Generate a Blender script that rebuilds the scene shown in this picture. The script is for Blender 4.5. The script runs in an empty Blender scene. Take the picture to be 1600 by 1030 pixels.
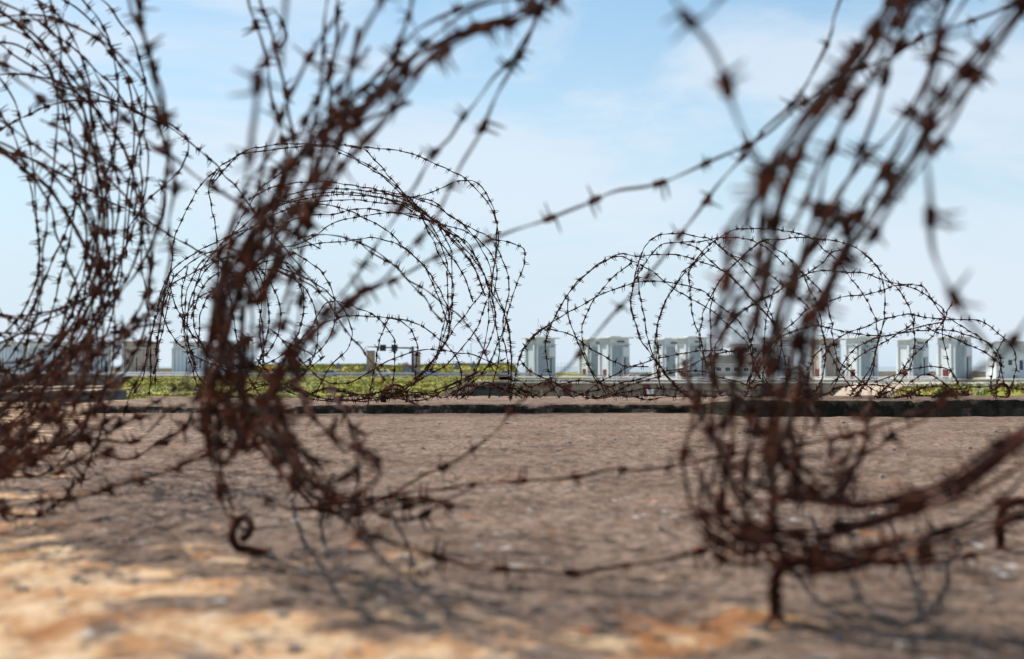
import bpy, math, random
import numpy as np
from mathutils import Vector, Matrix
rnd = random.Random(7); npr = np.random.RandomState(11)
sc = bpy.context.scene
# ------------------------------------------------------------------ camera, sky, sun, exposure
EYE = 0.25; F = 50/36*1600; HOR = 572.0
PITCH = math.atan((HOR-515)/F)
cam = bpy.data.cameras.new('camera'); cam_ob = bpy.data.objects.new('camera', cam); sc.collection.objects.link(cam_ob)
cam.lens = 50; cam.sensor_width = 36; cam.clip_start = 0.05; cam.clip_end = 30000
cam_ob.location = (0, 0, EYE); cam_ob.rotation_euler = (math.pi/2+PITCH, 0, 0)
cam.dof.use_dof = True; cam.dof.focus_distance = 8.5; cam.dof.aperture_fstop = 4.4; cam.dof.aperture_blades = 9
sc.camera = cam_ob
SUN_AZ, SUN_EL = math.radians(-52), math.radians(56)       # azimuth measured from +Y (view) towards +X
sdir = Vector((math.sin(SUN_AZ)*math.cos(SUN_EL), math.cos(SUN_AZ)*math.cos(SUN_EL), math.sin(SUN_EL)))
w = bpy.data.worlds.new('World'); sc.world = w; w.use_nodes = True
nt = w.node_tree; nt.nodes.clear()
N = nt.nodes.new; L = nt.links.new
out = N('ShaderNodeOutputWorld'); bg = N('ShaderNodeBackground'); sky = N('ShaderNodeTexSky')
sky.sky_type = 'NISHITA'; sky.sun_disc = False; sky.sun_elevation = SUN_EL; sky.sun_rotation = SUN_AZ
sky.air_density = 1.0; sky.dust_density = 0.6; sky.ozone_density = 1.5; sky.altitude = 0
tc = N('ShaderNodeTexCoord'); mp = N('ShaderNodeMapping'); mp.inputs['Scale'].default_value = (1.0, 1.0, 3.6); mp.inputs['Rotation'].default_value = (0, math.radians(14), 0)
n1 = N('ShaderNodeTexNoise'); n1.inputs['Scale'].default_value = 3.3; n1.inputs['Detail'].default_value = 7; n1.inputs['Roughness'].default_value = 0.58; n1.inputs['Distortion'].default_value = .5
r1 = N('ShaderNodeMapRange'); r1.interpolation_type = 'SMOOTHSTEP'
r1.inputs[1].default_value = .42; r1.inputs[2].default_value = .62; r1.inputs[3].default_value = 0; r1.inputs[4].default_value = .72
sx = N('ShaderNodeSeparateXYZ'); r2 = N('ShaderNodeMapRange'); r2.interpolation_type = 'SMOOTHSTEP'
r2.inputs[1].default_value = .0; r2.inputs[2].default_value = .30; r2.inputs[3].default_value = .90; r2.inputs[4].default_value = .0
mx = N('ShaderNodeMath'); mx.operation = 'MAXIMUM'
ad = N('ShaderNodeMix'); ad.data_type = 'RGBA'; cl = N('ShaderNodeMix'); cl.data_type = 'RGBA'; cl.inputs['B'].default_value = (5.9, 6.6, 7.4, 1)
ad.inputs['B'].default_value = (4.95, 6.1, 7.15, 1)
hs = N('ShaderNodeHueSaturation'); hs.inputs['Saturation'].default_value = 1.0; hs.inputs['Value'].default_value = 1.12; hs.inputs['Hue'].default_value = .486; hs.inputs['Saturation'].default_value = 1.05
L(tc.outputs['Generated'], mp.inputs['Vector']); L(mp.outputs[0], n1.inputs['Vector']); L(n1.outputs['Fac'], r1.inputs[0])
L(tc.outputs['Generated'], sx.inputs[0]); L(sx.outputs['Z'], r2.inputs[0]); L(r1.outputs[0], mx.inputs[0]); L(r2.outputs[0], mx.inputs[1])
L(sky.outputs[0], hs.inputs['Color']); L(hs.outputs[0], ad.inputs['A']); L(r2.outputs[0], ad.inputs['Factor'])
L(ad.outputs['Result'], cl.inputs['A']); L(r1.outputs[0], cl.inputs['Factor']); L(cl.outputs['Result'], bg.inputs['Color']); bg.inputs['Strength'].default_value = 0.10
L(bg.outputs[0], out.inputs['Surface'])
sun = bpy.data.lights.new('sun', 'SUN'); sun.energy = 5.0; sun.angle = math.radians(.35); sun.color = (1, .93, .83)
sun_ob = bpy.data.objects.new('sun', sun); sc.collection.objects.link(sun_ob); sun_ob.location = (-5, 5, 10)
sun_ob.rotation_euler = sdir.to_track_quat('Z', 'Y').to_euler()
sc.view_settings.view_transform = 'Standard'; sc.view_settings.look = 'None'; sc.view_settings.exposure = 0.38; sc.view_settings.gamma = 1
sc.cycles.use_denoising = True; sc.cycles.max_bounces = 5; sc.cycles.diffuse_bounces = 2; sc.cycles.glossy_bounces = 2

# ------------------------------------------------------------------ helpers
cp, sp_ = math.cos(PITCH), math.sin(PITCH)
def ray(px, py):
    u = (px-800)/F; v = (515-py)/F
    return np.array([u, cp - v*sp_, sp_ + v*cp])
def P(px, py, Y):                       # the point seen at a photo pixel, Y metres ahead
    r = ray(px, py); return np.array([0, 0, EYE]) + r*(Y/r[1])
def mat(name, base, rough=.8, metal=0, var=None, scale=3., bump=0., bscale=40., detail=6, spec=.3, coord='Object', stretch=None):
    m = bpy.data.materials.new(name); m.use_nodes = True; t = m.node_tree; b = t.nodes['Principled BSDF']
    b.inputs['Roughness'].default_value = rough; b.inputs['Metallic'].default_value = metal
    b.inputs['Specular IOR Level'].default_value = spec
    b.inputs['Base Color'].default_value = (*base, 1)
    c = t.nodes.new('ShaderNodeTexCoord'); src = c.outputs[coord]
    if stretch:
        q = t.nodes.new('ShaderNodeMapping'); q.inputs['Scale'].default_value = stretch; t.links.new(src, q.inputs[0]); src = q.outputs[0]
    if var:
        n = t.nodes.new('ShaderNodeTexNoise'); n.inputs['Scale'].default_value = scale; n.inputs['Detail'].default_value = detail
        t.links.new(src, n.inputs['Vector'])
        r = t.nodes.new('ShaderNodeValToRGB'); cols = [base]+list(var)
        els = r.color_ramp.elements
        els[0].position = .34; els[1].position = .66
        els[0].color = (*cols[0], 1); els[1].color = (*cols[-1], 1)
        for i, cc in enumerate(cols[1:-1]):
            e = els.new(.34+.32*(i+1)/(len(cols)-1)); e.color = (*cc, 1)
        t.links.new(n.outputs['Fac'], r.inputs[0]); t.links.new(r.outputs[0], b.inputs['Base Color'])
    if bump:
        n = t.nodes.new('ShaderNodeTexNoise'); n.inputs['Scale'].default_value = bscale; n.inputs['Detail'].default_value = 5
        t.links.new(src, n.inputs['Vector']); bp = t.nodes.new('ShaderNodeBump'); bp.inputs['Strength'].default_value = bump; bp.inputs['Distance'].default_value = .02
        t.links.new(n.outputs['Fac'], bp.inputs['Height']); t.links.new(bp.outputs[0], b.inputs['Normal'])
    return m
def new_mesh(name, V, Fs, mats, smooth=False, midx=None):
    me = bpy.data.meshes.new(name); V = np.asarray(V, dtype=np.float32).reshape(-1, 3)
    if isinstance(Fs, np.ndarray):
        n, k = Fs.shape
        me.vertices.add(len(V)); me.vertices.foreach_set('co', V.ravel())
        me.loops.add(n*k); me.loops.foreach_set('vertex_index', Fs.ravel().astype(np.int32))
        me.polygons.add(n); me.polygons.foreach_set('loop_start', np.arange(0, n*k, k, dtype=np.int32))
        try: me.polygons.foreach_set('loop_total', np.full(n, k, dtype=np.int32))
        except Exception: pass
    else: me.from_pydata(V.tolist(), [], Fs)
    for m in (mats if isinstance(mats, (list, tuple)) else [mats]): me.materials.append(m)
    if midx is not None: me.polygons.foreach_set('material_index', np.asarray(midx, dtype=np.int32))
    me.update(calc_edges=True)
    if smooth: me.polygons.foreach_set('use_smooth', np.ones(len(me.polygons), dtype=bool))
    return me
def link(name, me, parent=None, loc=None):
    o = bpy.data.objects.new(name, me); sc.collection.objects.link(o)
    if parent: o.parent = parent
    if loc is not None: o.location = loc
    return o
def tag(o, label=None, cat=None, group=None, kind=None):
    if label: o['label'] = label
    if cat: o['category'] = cat
    if group: o['group'] = group
    if kind: o['kind'] = kind
    return o
def empty(name, loc, rz=0):
    o = bpy.data.objects.new(name, None); sc.collection.objects.link(o); o.location = loc; o.rotation_euler = (0, 0, rz); o.empty_display_size = .2; return o
def copy_tree(o, parent=None):
    c = o.copy(); sc.collection.objects.link(c)
    if parent: c.parent = parent
    for ch in [x for x in list(sc.objects) if x.parent == o]: copy_tree(ch, c)
    return c
class MB:
    def __init__(s): s.v = []; s.f = []
    def box(s, x0, x1, y0, y1, z0, z1, taper=0):
        n = len(s.v); t = taper
        s.v += [(x0,y0,z0),(x1,y0,z0),(x1,y1,z0),(x0,y1,z0),(x0+t,y0+t,z1),(x1-t,y0+t,z1),(x1-t,y1-t,z1),(x0+t,y1-t,z1)]
        s.f += [tuple(n+i for i in q) for q in ((3,2,1,0),(4,5,6,7),(0,1,5,4),(1,2,6,5),(2,3,7,6),(3,0,4,7))]; return s
    def prism(s, pts, y0, y1, axis='y'):      # pts in (x,z), extruded along y
        n = len(s.v); k = len(pts)
        for y in (y0, y1): s.v += [(p[0], y, p[1]) if axis == 'y' else (y, p[0], p[1]) for p in pts]
        s.f += [tuple(n+i for i in range(k)), tuple(n+k+i for i in reversed(range(k)))]
        s.f += [(n+i, n+k+i, n+k+(i+1) % k, n+(i+1) % k) for i in range(k)]; return s
    def tube(s, pts, r, k=8):
        pts = [Vector(p) for p in pts]; n = len(s.v); m = len(pts)
        rr = r if isinstance(r, (list, tuple)) else [r]*m
        ref = Vector((.13, .21, .97))
        for i, p in enumerate(pts):
            t = (pts[min(i+1, m-1)]-pts[max(i-1, 0)]).normalized()
            a = t.cross(ref)
            if a.length < .05: a = t.cross(Vector((1, 0, 0)))
            a.normalize(); b = t.cross(a)
            for j in range(k):
                q = 2*math.pi*j/k; s.v.append(tuple(p+(a*math.cos(q)+b*math.sin(q))*rr[i]))
        for i in range(m-1):
            for j in range(k): s.f.append((n+i*k+j, n+i*k+(j+1) % k, n+(i+1)*k+(j+1) % k, n+(i+1)*k+j))
        s.f += [tuple(n+j for j in reversed(range(k))), tuple(n+(m-1)*k+j for j in range(k))]; return s
    def build(s, name, m, parent=None, smooth=False, loc=None):
        me = new_mesh(name, s.v, s.f, m, smooth)
        import bmesh
        bm = bmesh.new(); bm.from_mesh(me); bmesh.ops.recalc_face_normals(bm, faces=bm.faces); bm.to_mesh(me); bm.free()
        return link(name, me, parent, loc)
def vnoise(x, y, seed=0):
    def h(i, j):
        n = (i*374761393 + j*668265263 + seed*974634777) & 0xffffffff
        n = ((n ^ (n >> 13))*1274126177) & 0xffffffff
        return ((n ^ (n >> 16)) & 0xffff)/65535.
    xi = np.floor(x).astype(np.int64); yi = np.floor(y).astype(np.int64); xf = x-xi; yf = y-yi
    u = xf*xf*(3-2*xf); v = yf*yf*(3-2*yf)
    return (h(xi, yi)*(1-u)+h(xi+1, yi)*u)*(1-v)+(h(xi, yi+1)*(1-u)+h(xi+1, yi+1)*u)*v
def fbm(x, y, o=4, seed=0):
    s = 0; a = .5
    for k in range(o): s = s+a*(vnoise(x*2**k+17*k, y*2**k-9*k, seed+k)-.5); a *= .52
    return s
def grid_mesh(name, X, Y, Z, m, smooth=True):
    r, c = X.shape; V = np.stack([X, Y, Z], -1).reshape(-1, 3); i = np.arange(r*c).reshape(r, c)
    Fs = np.stack([i[:-1, :-1], i[:-1, 1:], i[1:, 1:], i[1:, :-1]], -1).reshape(-1, 4)
    return new_mesh(name, V, Fs, m, smooth)

# ------------------------------------------------------------------ materials
M_rust = mat('rust', (.014, .007, .005), .88, 0, [(.028, .009, .006), (.105, .029, .013), (.034, .026, .023)], 40, .5, 300, spec=.15)
M_rust3 = mat('rust_grey', (.022, .017, .015), .7, .3, [(.05, .028, .020), (.085, .062, .052)], 30, .5, 300, spec=.3)
M_rust2 = mat('rust_bright', (.03, .011, .006), .9, 0, [(.055, .017, .009), (.15, .044, .019)], 60, .5, 200, spec=.1)
M_paint = mat('pale_paint', (.50, .57, .61), .6, 0, [(.64, .69, .71)], .35, .1, 3, stretch=(1, 1, .3))
M_panel = mat('grey_panel', (.33, .41, .46), .6, 0, [(.44, .51, .56)], .5, .1, 3, stretch=(1, 1, .2))
M_roof = mat('cornice_paint', (.66, .66, .62), .7, 0, [(.50, .52, .52)], .6)
M_dark = mat('dark_slot', (.02, .025, .03), .6)
M_groove = mat('groove', (.10, .13, .16), .7)
M_door = mat('dark_red_door', (.10, .025, .022), .6, 0, [(.14, .035, .03)], 2)
M_glass = mat('window_glass', (.03, .045, .06), .15, spec=.5)
M_white = mat('white_metal', (.86, .87, .87), .5, 0, [(.74, .75, .74)], 3)
M_galv = mat('galvanised', (.42, .44, .45), .45, .3, [(.55, .56, .56)], 4)
M_asph = mat('asphalt', (.045, .046, .05), .9, 0, [(.075, .074, .072)], .8)
M_wall = mat('quay_concrete', (.33, .25, .185), .9, 0, [(.42, .33, .25), (.21, .16, .12)], .35, .3, 4, stretch=(1, 1, .35))
M_beige = mat('beige_concrete', (.46, .42, .33), .9, 0, [(.36, .33, .25), (.55, .50, .40)], .5, .2, 3)
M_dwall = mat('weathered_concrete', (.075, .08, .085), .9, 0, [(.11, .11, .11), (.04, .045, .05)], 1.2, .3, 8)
M_tan = mat('tan_concrete', (.30, .23, .17), .9, 0, [(.38, .31, .24), (.22, .17, .13)], 1.4, .3, 8)
M_blue = mat('dark_blue_steel', (.025, .045, .075), .5, 0, [(.035, .06, .095)], 2)
M_rock = mat('rock', (.16, .145, .13), .95, 0, [(.26, .24, .21), (.11, .10, .09)], 1.5, .5, 3)
M_grass = mat('grass', (.085, .12, .020), 1, 0, [(.17, .19, .032), (.24, .19, .07), (.30, .29, .055), (.14, .175, .028)], .22, .6, 3, detail=9, spec=.05)
M_leaf = mat('grass_blades', (.14, .19, .026), 1, 0, [(.22, .23, .045), (.30, .25, .09), (.22, .16, .07)], .3, detail=8, spec=.05)
M_bush = mat('bush_leaf', (.025, .055, .012), 1, 0, [(.05, .09, .018)], .8, spec=.05)
M_flower = mat('flower', (.72, .73, .62), .9)
M_soil = mat('lower_ground', (.11, .095, .07), 1, 0, [(.16, .14, .10), (.08, .08, .05)], .06, .3, 1)
M_water = mat('water', (.02, .05, .07), .12, bump=.3, bscale=.8, spec=.5)

def slab_material():
    m = bpy.data.materials.new('bunker_concrete'); m.use_nodes = True; t = m.node_tree; b = t.nodes['Principled BSDF']
    b.inputs['Roughness'].default_value = .95; b.inputs['Specular IOR Level'].default_value = .12
    def nd(k, **kw):
        n = t.nodes.new(k)
        for a, v in kw.items():
            if a in n.inputs: n.inputs[a].default_value = v
            else: setattr(n, a, v)
        return n
    lk = t.links.new; g = nd('ShaderNodeNewGeometry'); pos = g.outputs['Position']
    def noise(scale, detail=6, rough=.6, dist=0., off=(0, 0, 0), st=(1, .62, 1)):
        mp = nd('ShaderNodeMapping'); mp.inputs['Location'].default_value = off; mp.inputs['Scale'].default_value = st; lk(pos, mp.inputs[0])
        n = nd('ShaderNodeTexNoise', Scale=scale, Detail=detail, Roughness=rough, Distortion=dist); lk(mp.outputs[0], n.inputs['Vector']); return n.outputs['Fac']
    def ramp(fac, a, b_, lo=0., hi=1.):
        r = nd('ShaderNodeMapRange'); r.interpolation_type = 'SMOOTHSTEP'; r.inputs[1].default_value = a; r.inputs[2].default_value = b_; r.inputs[3].default_value = lo; r.inputs[4].default_value = hi
        lk(fac, r.inputs[0]); return r.outputs[0]
    def mixc(fac, A, B):
        x = nd('ShaderNodeMix'); x.data_type = 'RGBA'; lk(fac, x.inputs['Factor'])
        for s_, c in (('A', A), ('B', B)):
            if isinstance(c, tuple): x.inputs[s_].default_value = (*c, 1)
            else: lk(c, x.inputs[s_])
        return x.outputs['Result']
    def math_(op, a, b_):
        x = nd('ShaderNodeMath'); x.operation = op
        for i, c in enumerate((a, b_)):
            if isinstance(c, (int, float)): x.inputs[i].default_value = c
            else: lk(c, x.inputs[i])
        return x.outputs[0]
    col = mixc(ramp(noise(9, 8, .7), .35, .65), (.080, .055, .040), (.165, .115, .088))
    col = mixc(ramp(noise(48, 5, .8), .42, .60), col, mixc(ramp(noise(3, 5), .4, .6), (.34, .235, .178), (.19, .118, .083)))
    col = mixc(ramp(noise(26, 7, .8, 0, (2, 8, 1)), .56, .68, 0, .75), col, (.030, .021, .016))
    col = mixc(ramp(noise(120, 4, .85, 0, (7, 3, 2), (1, .45, 1)), .40, .60, 0, .55), col, mixc(ramp(noise(31, 4, .7), .45, .55), (.060, .040, .030), (.34, .26, .21)))
    # sandy, wind-cleaned patches: commonest on the near left of the slab
    sep = nd('ShaderNodeSeparateXYZ'); lk(pos, sep.inputs[0])
    near = ramp(math_('ADD', math_('MULTIPLY', sep.outputs['X'], .9), sep.outputs['Y']), .50, 2.3, .24, -.06)
    left = ramp(math_('ADD', sep.outputs['X'], math_('MULTIPLY', sep.outputs['Y'], .22)), -1.0, .25, .16, -.03)
    sandf = ramp(math_('ADD', math_('ADD', noise(6.5, 9, .72, .6, (3, 1, 0), (.8, .9, 1)), near), left), .56, .66)
    sand = mixc(ramp(noise(14, 6, .7), .4, .62), (.52, .27, .12), (.80, .59, .38))
    sandf = math_('MULTIPLY', sandf, ramp(noise(34, 8, .9, 0, (5, 2, 0)), .37, .50, .15, 1))
    col = mixc(math_('MULTIPLY', sandf, .95), col, sand)
    # orange lichen and rust bleeding
    col = mixc(math_('MULTIPLY', ramp(noise(5.5, 8, .75, .6, (9, 4, 0)), .565, .655, 0, .85), ramp(sep.outputs['Y'], 1.8, 3.2, 1, .3)), col, (.36, .15, .055))
    # dark moss
    col = mixc(ramp(noise(7.5, 9, .75, .5, (1, 7, 0)), .57, .68, 0, .72), col, (.060, .045, .035))
    # pale droppings and lime chips
    vo = nd('ShaderNodeTexVoronoi', Scale=19.); mp2 = nd('ShaderNodeMapping'); lk(pos, mp2.inputs[0]); lk(mp2.outputs[0], vo.inputs['Vector'])
    spot = math_('MULTIPLY', ramp(vo.outputs['Distance'], .12, .30, 1, 0), ramp(noise(2.1, 3, .5, 0, (4, 4, 0)), .46, .54))
    spot = math_('MULTIPLY', math_('MULTIPLY', spot, ramp(noise(75, 5, .8), .50, .56)), ramp(sep.outputs['Y'], 2.2, 3.6, 1, .12))
    col = mixc(math_('MULTIPLY', spot, .85), col, (.62, .63, .64))
    # shade of steep faces painted in as near-black colour, with algae tones
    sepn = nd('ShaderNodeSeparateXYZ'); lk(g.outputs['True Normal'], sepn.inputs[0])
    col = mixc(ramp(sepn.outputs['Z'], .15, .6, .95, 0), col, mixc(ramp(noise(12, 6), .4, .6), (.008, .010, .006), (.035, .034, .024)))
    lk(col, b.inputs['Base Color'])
    bp = nd('ShaderNodeBump', Strength=1.0, Distance=.012); lk(math_('ADD', noise(45, 8, .75), math_('MULTIPLY', noise(160, 3, .6), .5)), bp.inputs['Height']); lk(bp.outputs[0], b.inputs['Normal'])
    return m
M_slab = slab_material()

# ------------------------------------------------------------------ ground, sea, grass, road
ys = np.array([-60, 12, 60, 150, 300, 480, 560.]); xs = np.linspace(-900, 900, 37)
X, Y = np.meshgrid(xs, ys)
link('ground', grid_mesh('ground', X, Y, np.full_like(X, -7.5), M_soil), None)['kind'] = 'structure'
o = link('sea', new_mesh('sea', [(-14000, 560, -7.2), (14000, 560, -7.2), (14000, 20000, -7.2), (-14000, 20000, -7.2)], [(0, 1, 2, 3)], M_water)); o['kind'] = 'structure'
def zr(v): return v+EYE
def wx(px, Y): return (px-800)/F*Y
# left field
def field(name, x0, x1, y0, y1, zfun, nx, ny, m=None):
    xs = np.linspace(x0, x1, nx); t = np.linspace(0, 1, ny); ysv = y0*(y1/y0)**t
    X, Y = np.meshgrid(xs, ysv); return link(name, grid_mesh(name, X, Y, zfun(X, Y), m or M_grass))
def z_left(X, Y):
    z = -1.98 + EYE*0 - (Y-90)/240*.18 + fbm(X/9, Y/14, 4, 3)*.55
    edge = wx(205, Y)*.98
    drop = np.clip((edge-X)/9.0, 0, 1); z = z-drop*drop*(3-2*drop)*5.2
    nf = np.clip((62-Y)/22, 0, 1); z = z-nf*5
    d2 = np.clip((X-wx(672, Y))/1.5, 0, 1)*np.clip((158-Y)/6, 0, 1); d3 = np.clip((X-wx(778, Y))/2, 0, 1); return z-d2*4-d3*4
f_left = field('grass_field', -100, 8, 40, 322, z_left, 130, 150); f_left['kind'] = 'structure'
def z_bank(X, Y):
    q = np.clip((X-wx(800, 400))/2, 0, 1)*46; t = np.clip((Y-372-q)/40, 0, 1); t = t*t*(3-2*t)
    return -2.35-q/46*1.2 + t*(2.85+fbm(X/16, Y*0, 3, 5)*1.1) + fbm(X/5, Y/5, 3, 8)*.3 - np.clip((Y-440)/40, 0, 1)*6
f_bank = field('dike_bank', -72, 26, 366, 490, z_bank, 150, 50); f_bank['kind'] = 'structure'
def z_rm(X, Y):
    e = wx(1395, 80)+1
    t = np.clip((X-21.5)/3.5, 0, 1); t = t*t*(3-2*t)
    u = np.clip((Y-52)/10, 0, 1)*np.clip((105-Y)/15, 0, 1)
    return -5 + t*u*(3.95+fbm(X/3, Y/4, 4, 6)*.7)
f_rm = field('grass_mound', 17, 60, 48, 110, z_rm, 90, 60); f_rm['kind'] = 'structure'
f_rb = field('far_bank', 20, 230, 468, 520, lambda X, Y: -3.2+np.clip((Y-470)/8, 0, 1)*.7+fbm(X/5, Y/5, 3, 2)*.4, 160, 12); f_rb['kind'] = 'structure'
f_rb2 = field('far_bank', -190, -70, 468, 520, lambda X, Y: -3.0+np.clip((Y-470)/8, 0, 1)*1.2+fbm(X/5, Y/5, 3, 2)*.4, 100, 12); f_rb2['kind'] = 'structure'

def scatter(name, n, xr, yr, zfun, h, wdt, m, label, cat, keep=None, blades=3, flower=None):
    x = npr.uniform(*xr, n); y = yr[0]*(yr[1]/yr[0])**npr.rand(n)
    if keep is not None:
        k = keep(x, y); x, y = x[k], y[k]; n = len(x)
    z = zfun(x, y); V = []; 
    for b in range(blades):
        a = npr.uniform(0, math.pi, n); hh = h*npr.uniform(.5, 1.2, n); ww = wdt*npr.uniform(.6, 1.3, n); lx = npr.uniform(-.4, .4, n)*hh; ox = npr.uniform(-1, 1, n)*wdt; oy = npr.uniform(-1, 1, n)*wdt
        p0 = np.stack([x+ox-np.cos(a)*ww/2, y+oy-np.sin(a)*ww/2, z-.05], -1); p1 = np.stack([x+ox+np.cos(a)*ww/2, y+oy+np.sin(a)*ww/2, z-.05], -1)
        p2 = np.stack([x+ox+lx, y+oy+lx*.5, z+hh], -1); V.append(np.stack([p0, p1, p2], 1))
    V = np.concatenate(V).reshape(-1, 3); Fs = np.arange(len(V)).reshape(-1, 3)
    o = link(name, new_mesh(name, V, Fs, m)); tag(o, label, cat, kind='stuff'); return x, y, z
def kl(x, y): return (x > wx(200, y)) & (x < np.where(y < 158, wx(672, y), wx(778, y))) & (y > 62)
scatter('grass', 15000, (-90, 5), (60, 320), z_left, .20, .30, M_leaf, 'rough yellow green grass on the field in front of the road', 'grass', kl)
scatter('grass', 4500, (-72, 24), (372, 425), z_bank, .45, .5, M_leaf, 'rough green grass on the dike bank behind the road', 'grass')
scatter('grass', 9000, (22, 45), (54, 95), z_rm, .22, .16, M_leaf, 'green grass on the mound at the right end of the ledge', 'grass')
def flowers(name, n, xr, yr, zfun, lab, keep=None, s=.12, cl=5.5, th=.70, seed=5):
    x = npr.uniform(*xr, n); y = yr[0]*(yr[1]/yr[0])**npr.rand(n); c = vnoise(x/cl, y/(cl*2.2), seed) > th
    if keep is not None: c &= keep(x, y)
    x, y = x[c], y[c]; z = zfun(x, y)+npr.uniform(.1, .35, len(x)); V = []
    for k in range(2):
        a = npr.uniform(0, 3.14, len(x)); dx = np.cos(a)*s; dy = np.sin(a)*s
        V.append(np.stack([np.stack([x-dx, y-dy, z], -1), np.stack([x+dx*.2, y+dy*.2, z-s*.4], -1), np.stack([x+dx, y+dy, z+.02], -1), np.stack([x, y, z+s*.55], -1)], 1))
    V = np.concatenate(V).reshape(-1, 3); o = link(name, new_mesh(name, V, np.arange(len(V)).reshape(-1, 4), M_flower)); tag(o, lab, 'flowers', kind='stuff')
flowers('wildflowers', 7000, (-70, 5), (66, 300), z_left, 'white wildflowers scattered in patches over the grass field', kl)
flowers('wildflowers', 3500, (24, 45), (54, 95), z_rm, 'white wildflowers growing on the grass mound at the right', None, .09, 2., .5)
# road: asphalt sheet, higher on the left, with painted edge lines
def z_road(X, Y): return np.where(X < 4, -2.16, -2.16-np.clip((X-4)/34, 0, 1)*1.06)
field('road', -220, 150, 328, 366, z_road, 75, 3, M_asph)['kind'] = 'structure'
field('road_marking', -200, 60, 331.0, 331.9, lambda X, Y: z_road(X, Y)+.006, 50, 2, M_white)['kind'] = 'structure'
field('road_marking', -200, 60, 359.0, 359.9, lambda X, Y: z_road(X, Y)+.006, 50, 2, M_white)['kind'] = 'structure'
b = MB(); b.box(7, 190, 292, 470, -7.4, zr(-3.66)); b.box(-190, -72, 366.5, 466, -7.4, zr(-2.48)); b.build('quay_apron', M_beige)['kind'] = 'structure'

# ------------------------------------------------------------------ guard rails, railings and walls
def guard_rail(x0, x1, Y, label):
    e = empty('guard_rail', (x0, Y, float(z_road(np.array([x0]), 0)[0])))
    xs = np.arange(0, x1-x0+.1, 4.0); zs = z_road(xs+x0, 0)-float(z_road(np.array([x0]), 0)[0])
    b = MB()
    for i in range(len(xs)-1):
        n = len(b.v); X0, X1, A, B = xs[i], xs[i+1], zs[i], zs[i+1]
        prof = [(0, .42), (.05, .48), (0, .56), (.05, .66), (0, .73), (-.03, .73), (-.03, .42)]
        for (xx, zz) in ((X0, A), (X1, B)): b.v += [(xx, -p[0], zz+p[1]) for p in prof]
        k = len(prof); b.f += [(n+j, n+k+j, n+k+(j+1) % k, n+(j+1) % k) for j in range(k)]
    b.build('rail_beam', M_galv, e)
    for i in range(0, len(xs)):
        if i % 2 == 0: MB().box(xs[i]-.06, xs[i]+.06, .03, .12, zs[i], zs[i]+.7).build('post', M_galv, e)
    return tag(e, label, 'guard rail', 'guard rails along the road')
guard_rail(-118, 8, 327.6, 'galvanised guard rail along the near side of the road above the grass field')
guard_rail(-72, 26, 364, 'galvanised guard rail along the far side of the road below the dike bank')
def railing(x0, x1, Y, z, label, step=2.4, h=1.35, rails=(1.0, .62, .25), sag=0.):
    e = empty('railing', (x0, Y, z)); b = MB()
    for r_ in rails: b.tube([(0, 0, h*r_), (x1-x0, 0, h*r_)], .13 if r_ == 1 else .085, 6)
    b.build('rail', M_white, e)
    for i in range(int((x1-x0)/step)+1): MB().tube([(i*step, 0, -.75), (i*step, 0, h)], 0.06, 5).build('post', M_white, e)
    return tag(e, label, 'railing', 'white railings on the quay')
railing(wx(802, 291), wx(1392, 291), 291.2, zr(-3.66), 'long white pipe railing on top of the brown quay wall', 2.35)
railing(wx(0, 300)-30, wx(335, 326), 326.9, zr(-2.42), 'white railing in front of the left row of sluice towers', 3.2, .9)
railing(wx(1380, 300), wx(1485, 300), 299, zr(-3.4), 'short white railing behind the grass mound', 2.5, 1.1)
# quay wall
e = empty('quay_wall', (wx(790, 291), 291, -7.4)); W = wx(1400, 291)-wx(790, 291); H = zr(-3.68)+7.4
MB().box(0, W, 0, .9, 0, H).build('wall', M_wall, e)
MB().box(-.1, W+.1, -.25, 1.0, H, H+.22).build('coping', M_wall, e)
for px in (886, 1010, 1200, 1290): x = wx(px, 291)-wx(790, 291); MB().box(x-.75, x+.75, -.6, -.003, -.0, H-.1).build('buttress', M_door if px != 1290 else M_wall, e)
for k in range(26):
    x = 2.2+k*2.95
    if x+1.9 > W: break
    c = MB(); c.box(x, x+1.9, -.14, -.002, H-3.05, H-2.9); c.box(x, x+.16, -.14, -.002, H-2.9, H-1.5); c.box(x+1.74, x+1.9, -.14, -.002, H-2.9, H-1.5); c.box(x, x+1.9, -.3, -.002, H-1.5, H-1.32)
    fr = c.build('recess_frame', M_dwall, e); MB().box(x+.16, x+1.74, -.06, -.001, H-2.9, H-1.5).build('recess', M_wall, fr)
tag(e, 'brown concrete quay wall with dark buttresses under the long white railing', 'wall')
# slatted wall on the left
e = empty('timber_wall', (wx(-60, 318), 318, -7.3)); W = wx(196, 318)-wx(-60, 318)
b = MB()
for i in range(int(W/.8)): b.box(i*.8, i*.8+.66, 0, .3+.1*(i % 2), 0, zr(-2.1)+7.3-.12*rnd.random())
b.build('slats', mat('old_timber', (.13, .11, .095), .9, 0, [(.20, .175, .15), (.08, .066, .055)], .9), e)
MB().box(-.1, W+.1, -.1, .5, zr(-2.1)+7.3, zr(-1.95)+7.3).build('cap_beam', M_dwall, e)
tag(e, 'brown upright slatted wall below the left sluice towers', 'wall')
e = MB().box(wx(-80, 313), wx(175, 313), 290, 317.5, -7.3, zr(-4.35)).build('gravel_terrace', M_tan); e['kind'] = 'structure'
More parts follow.
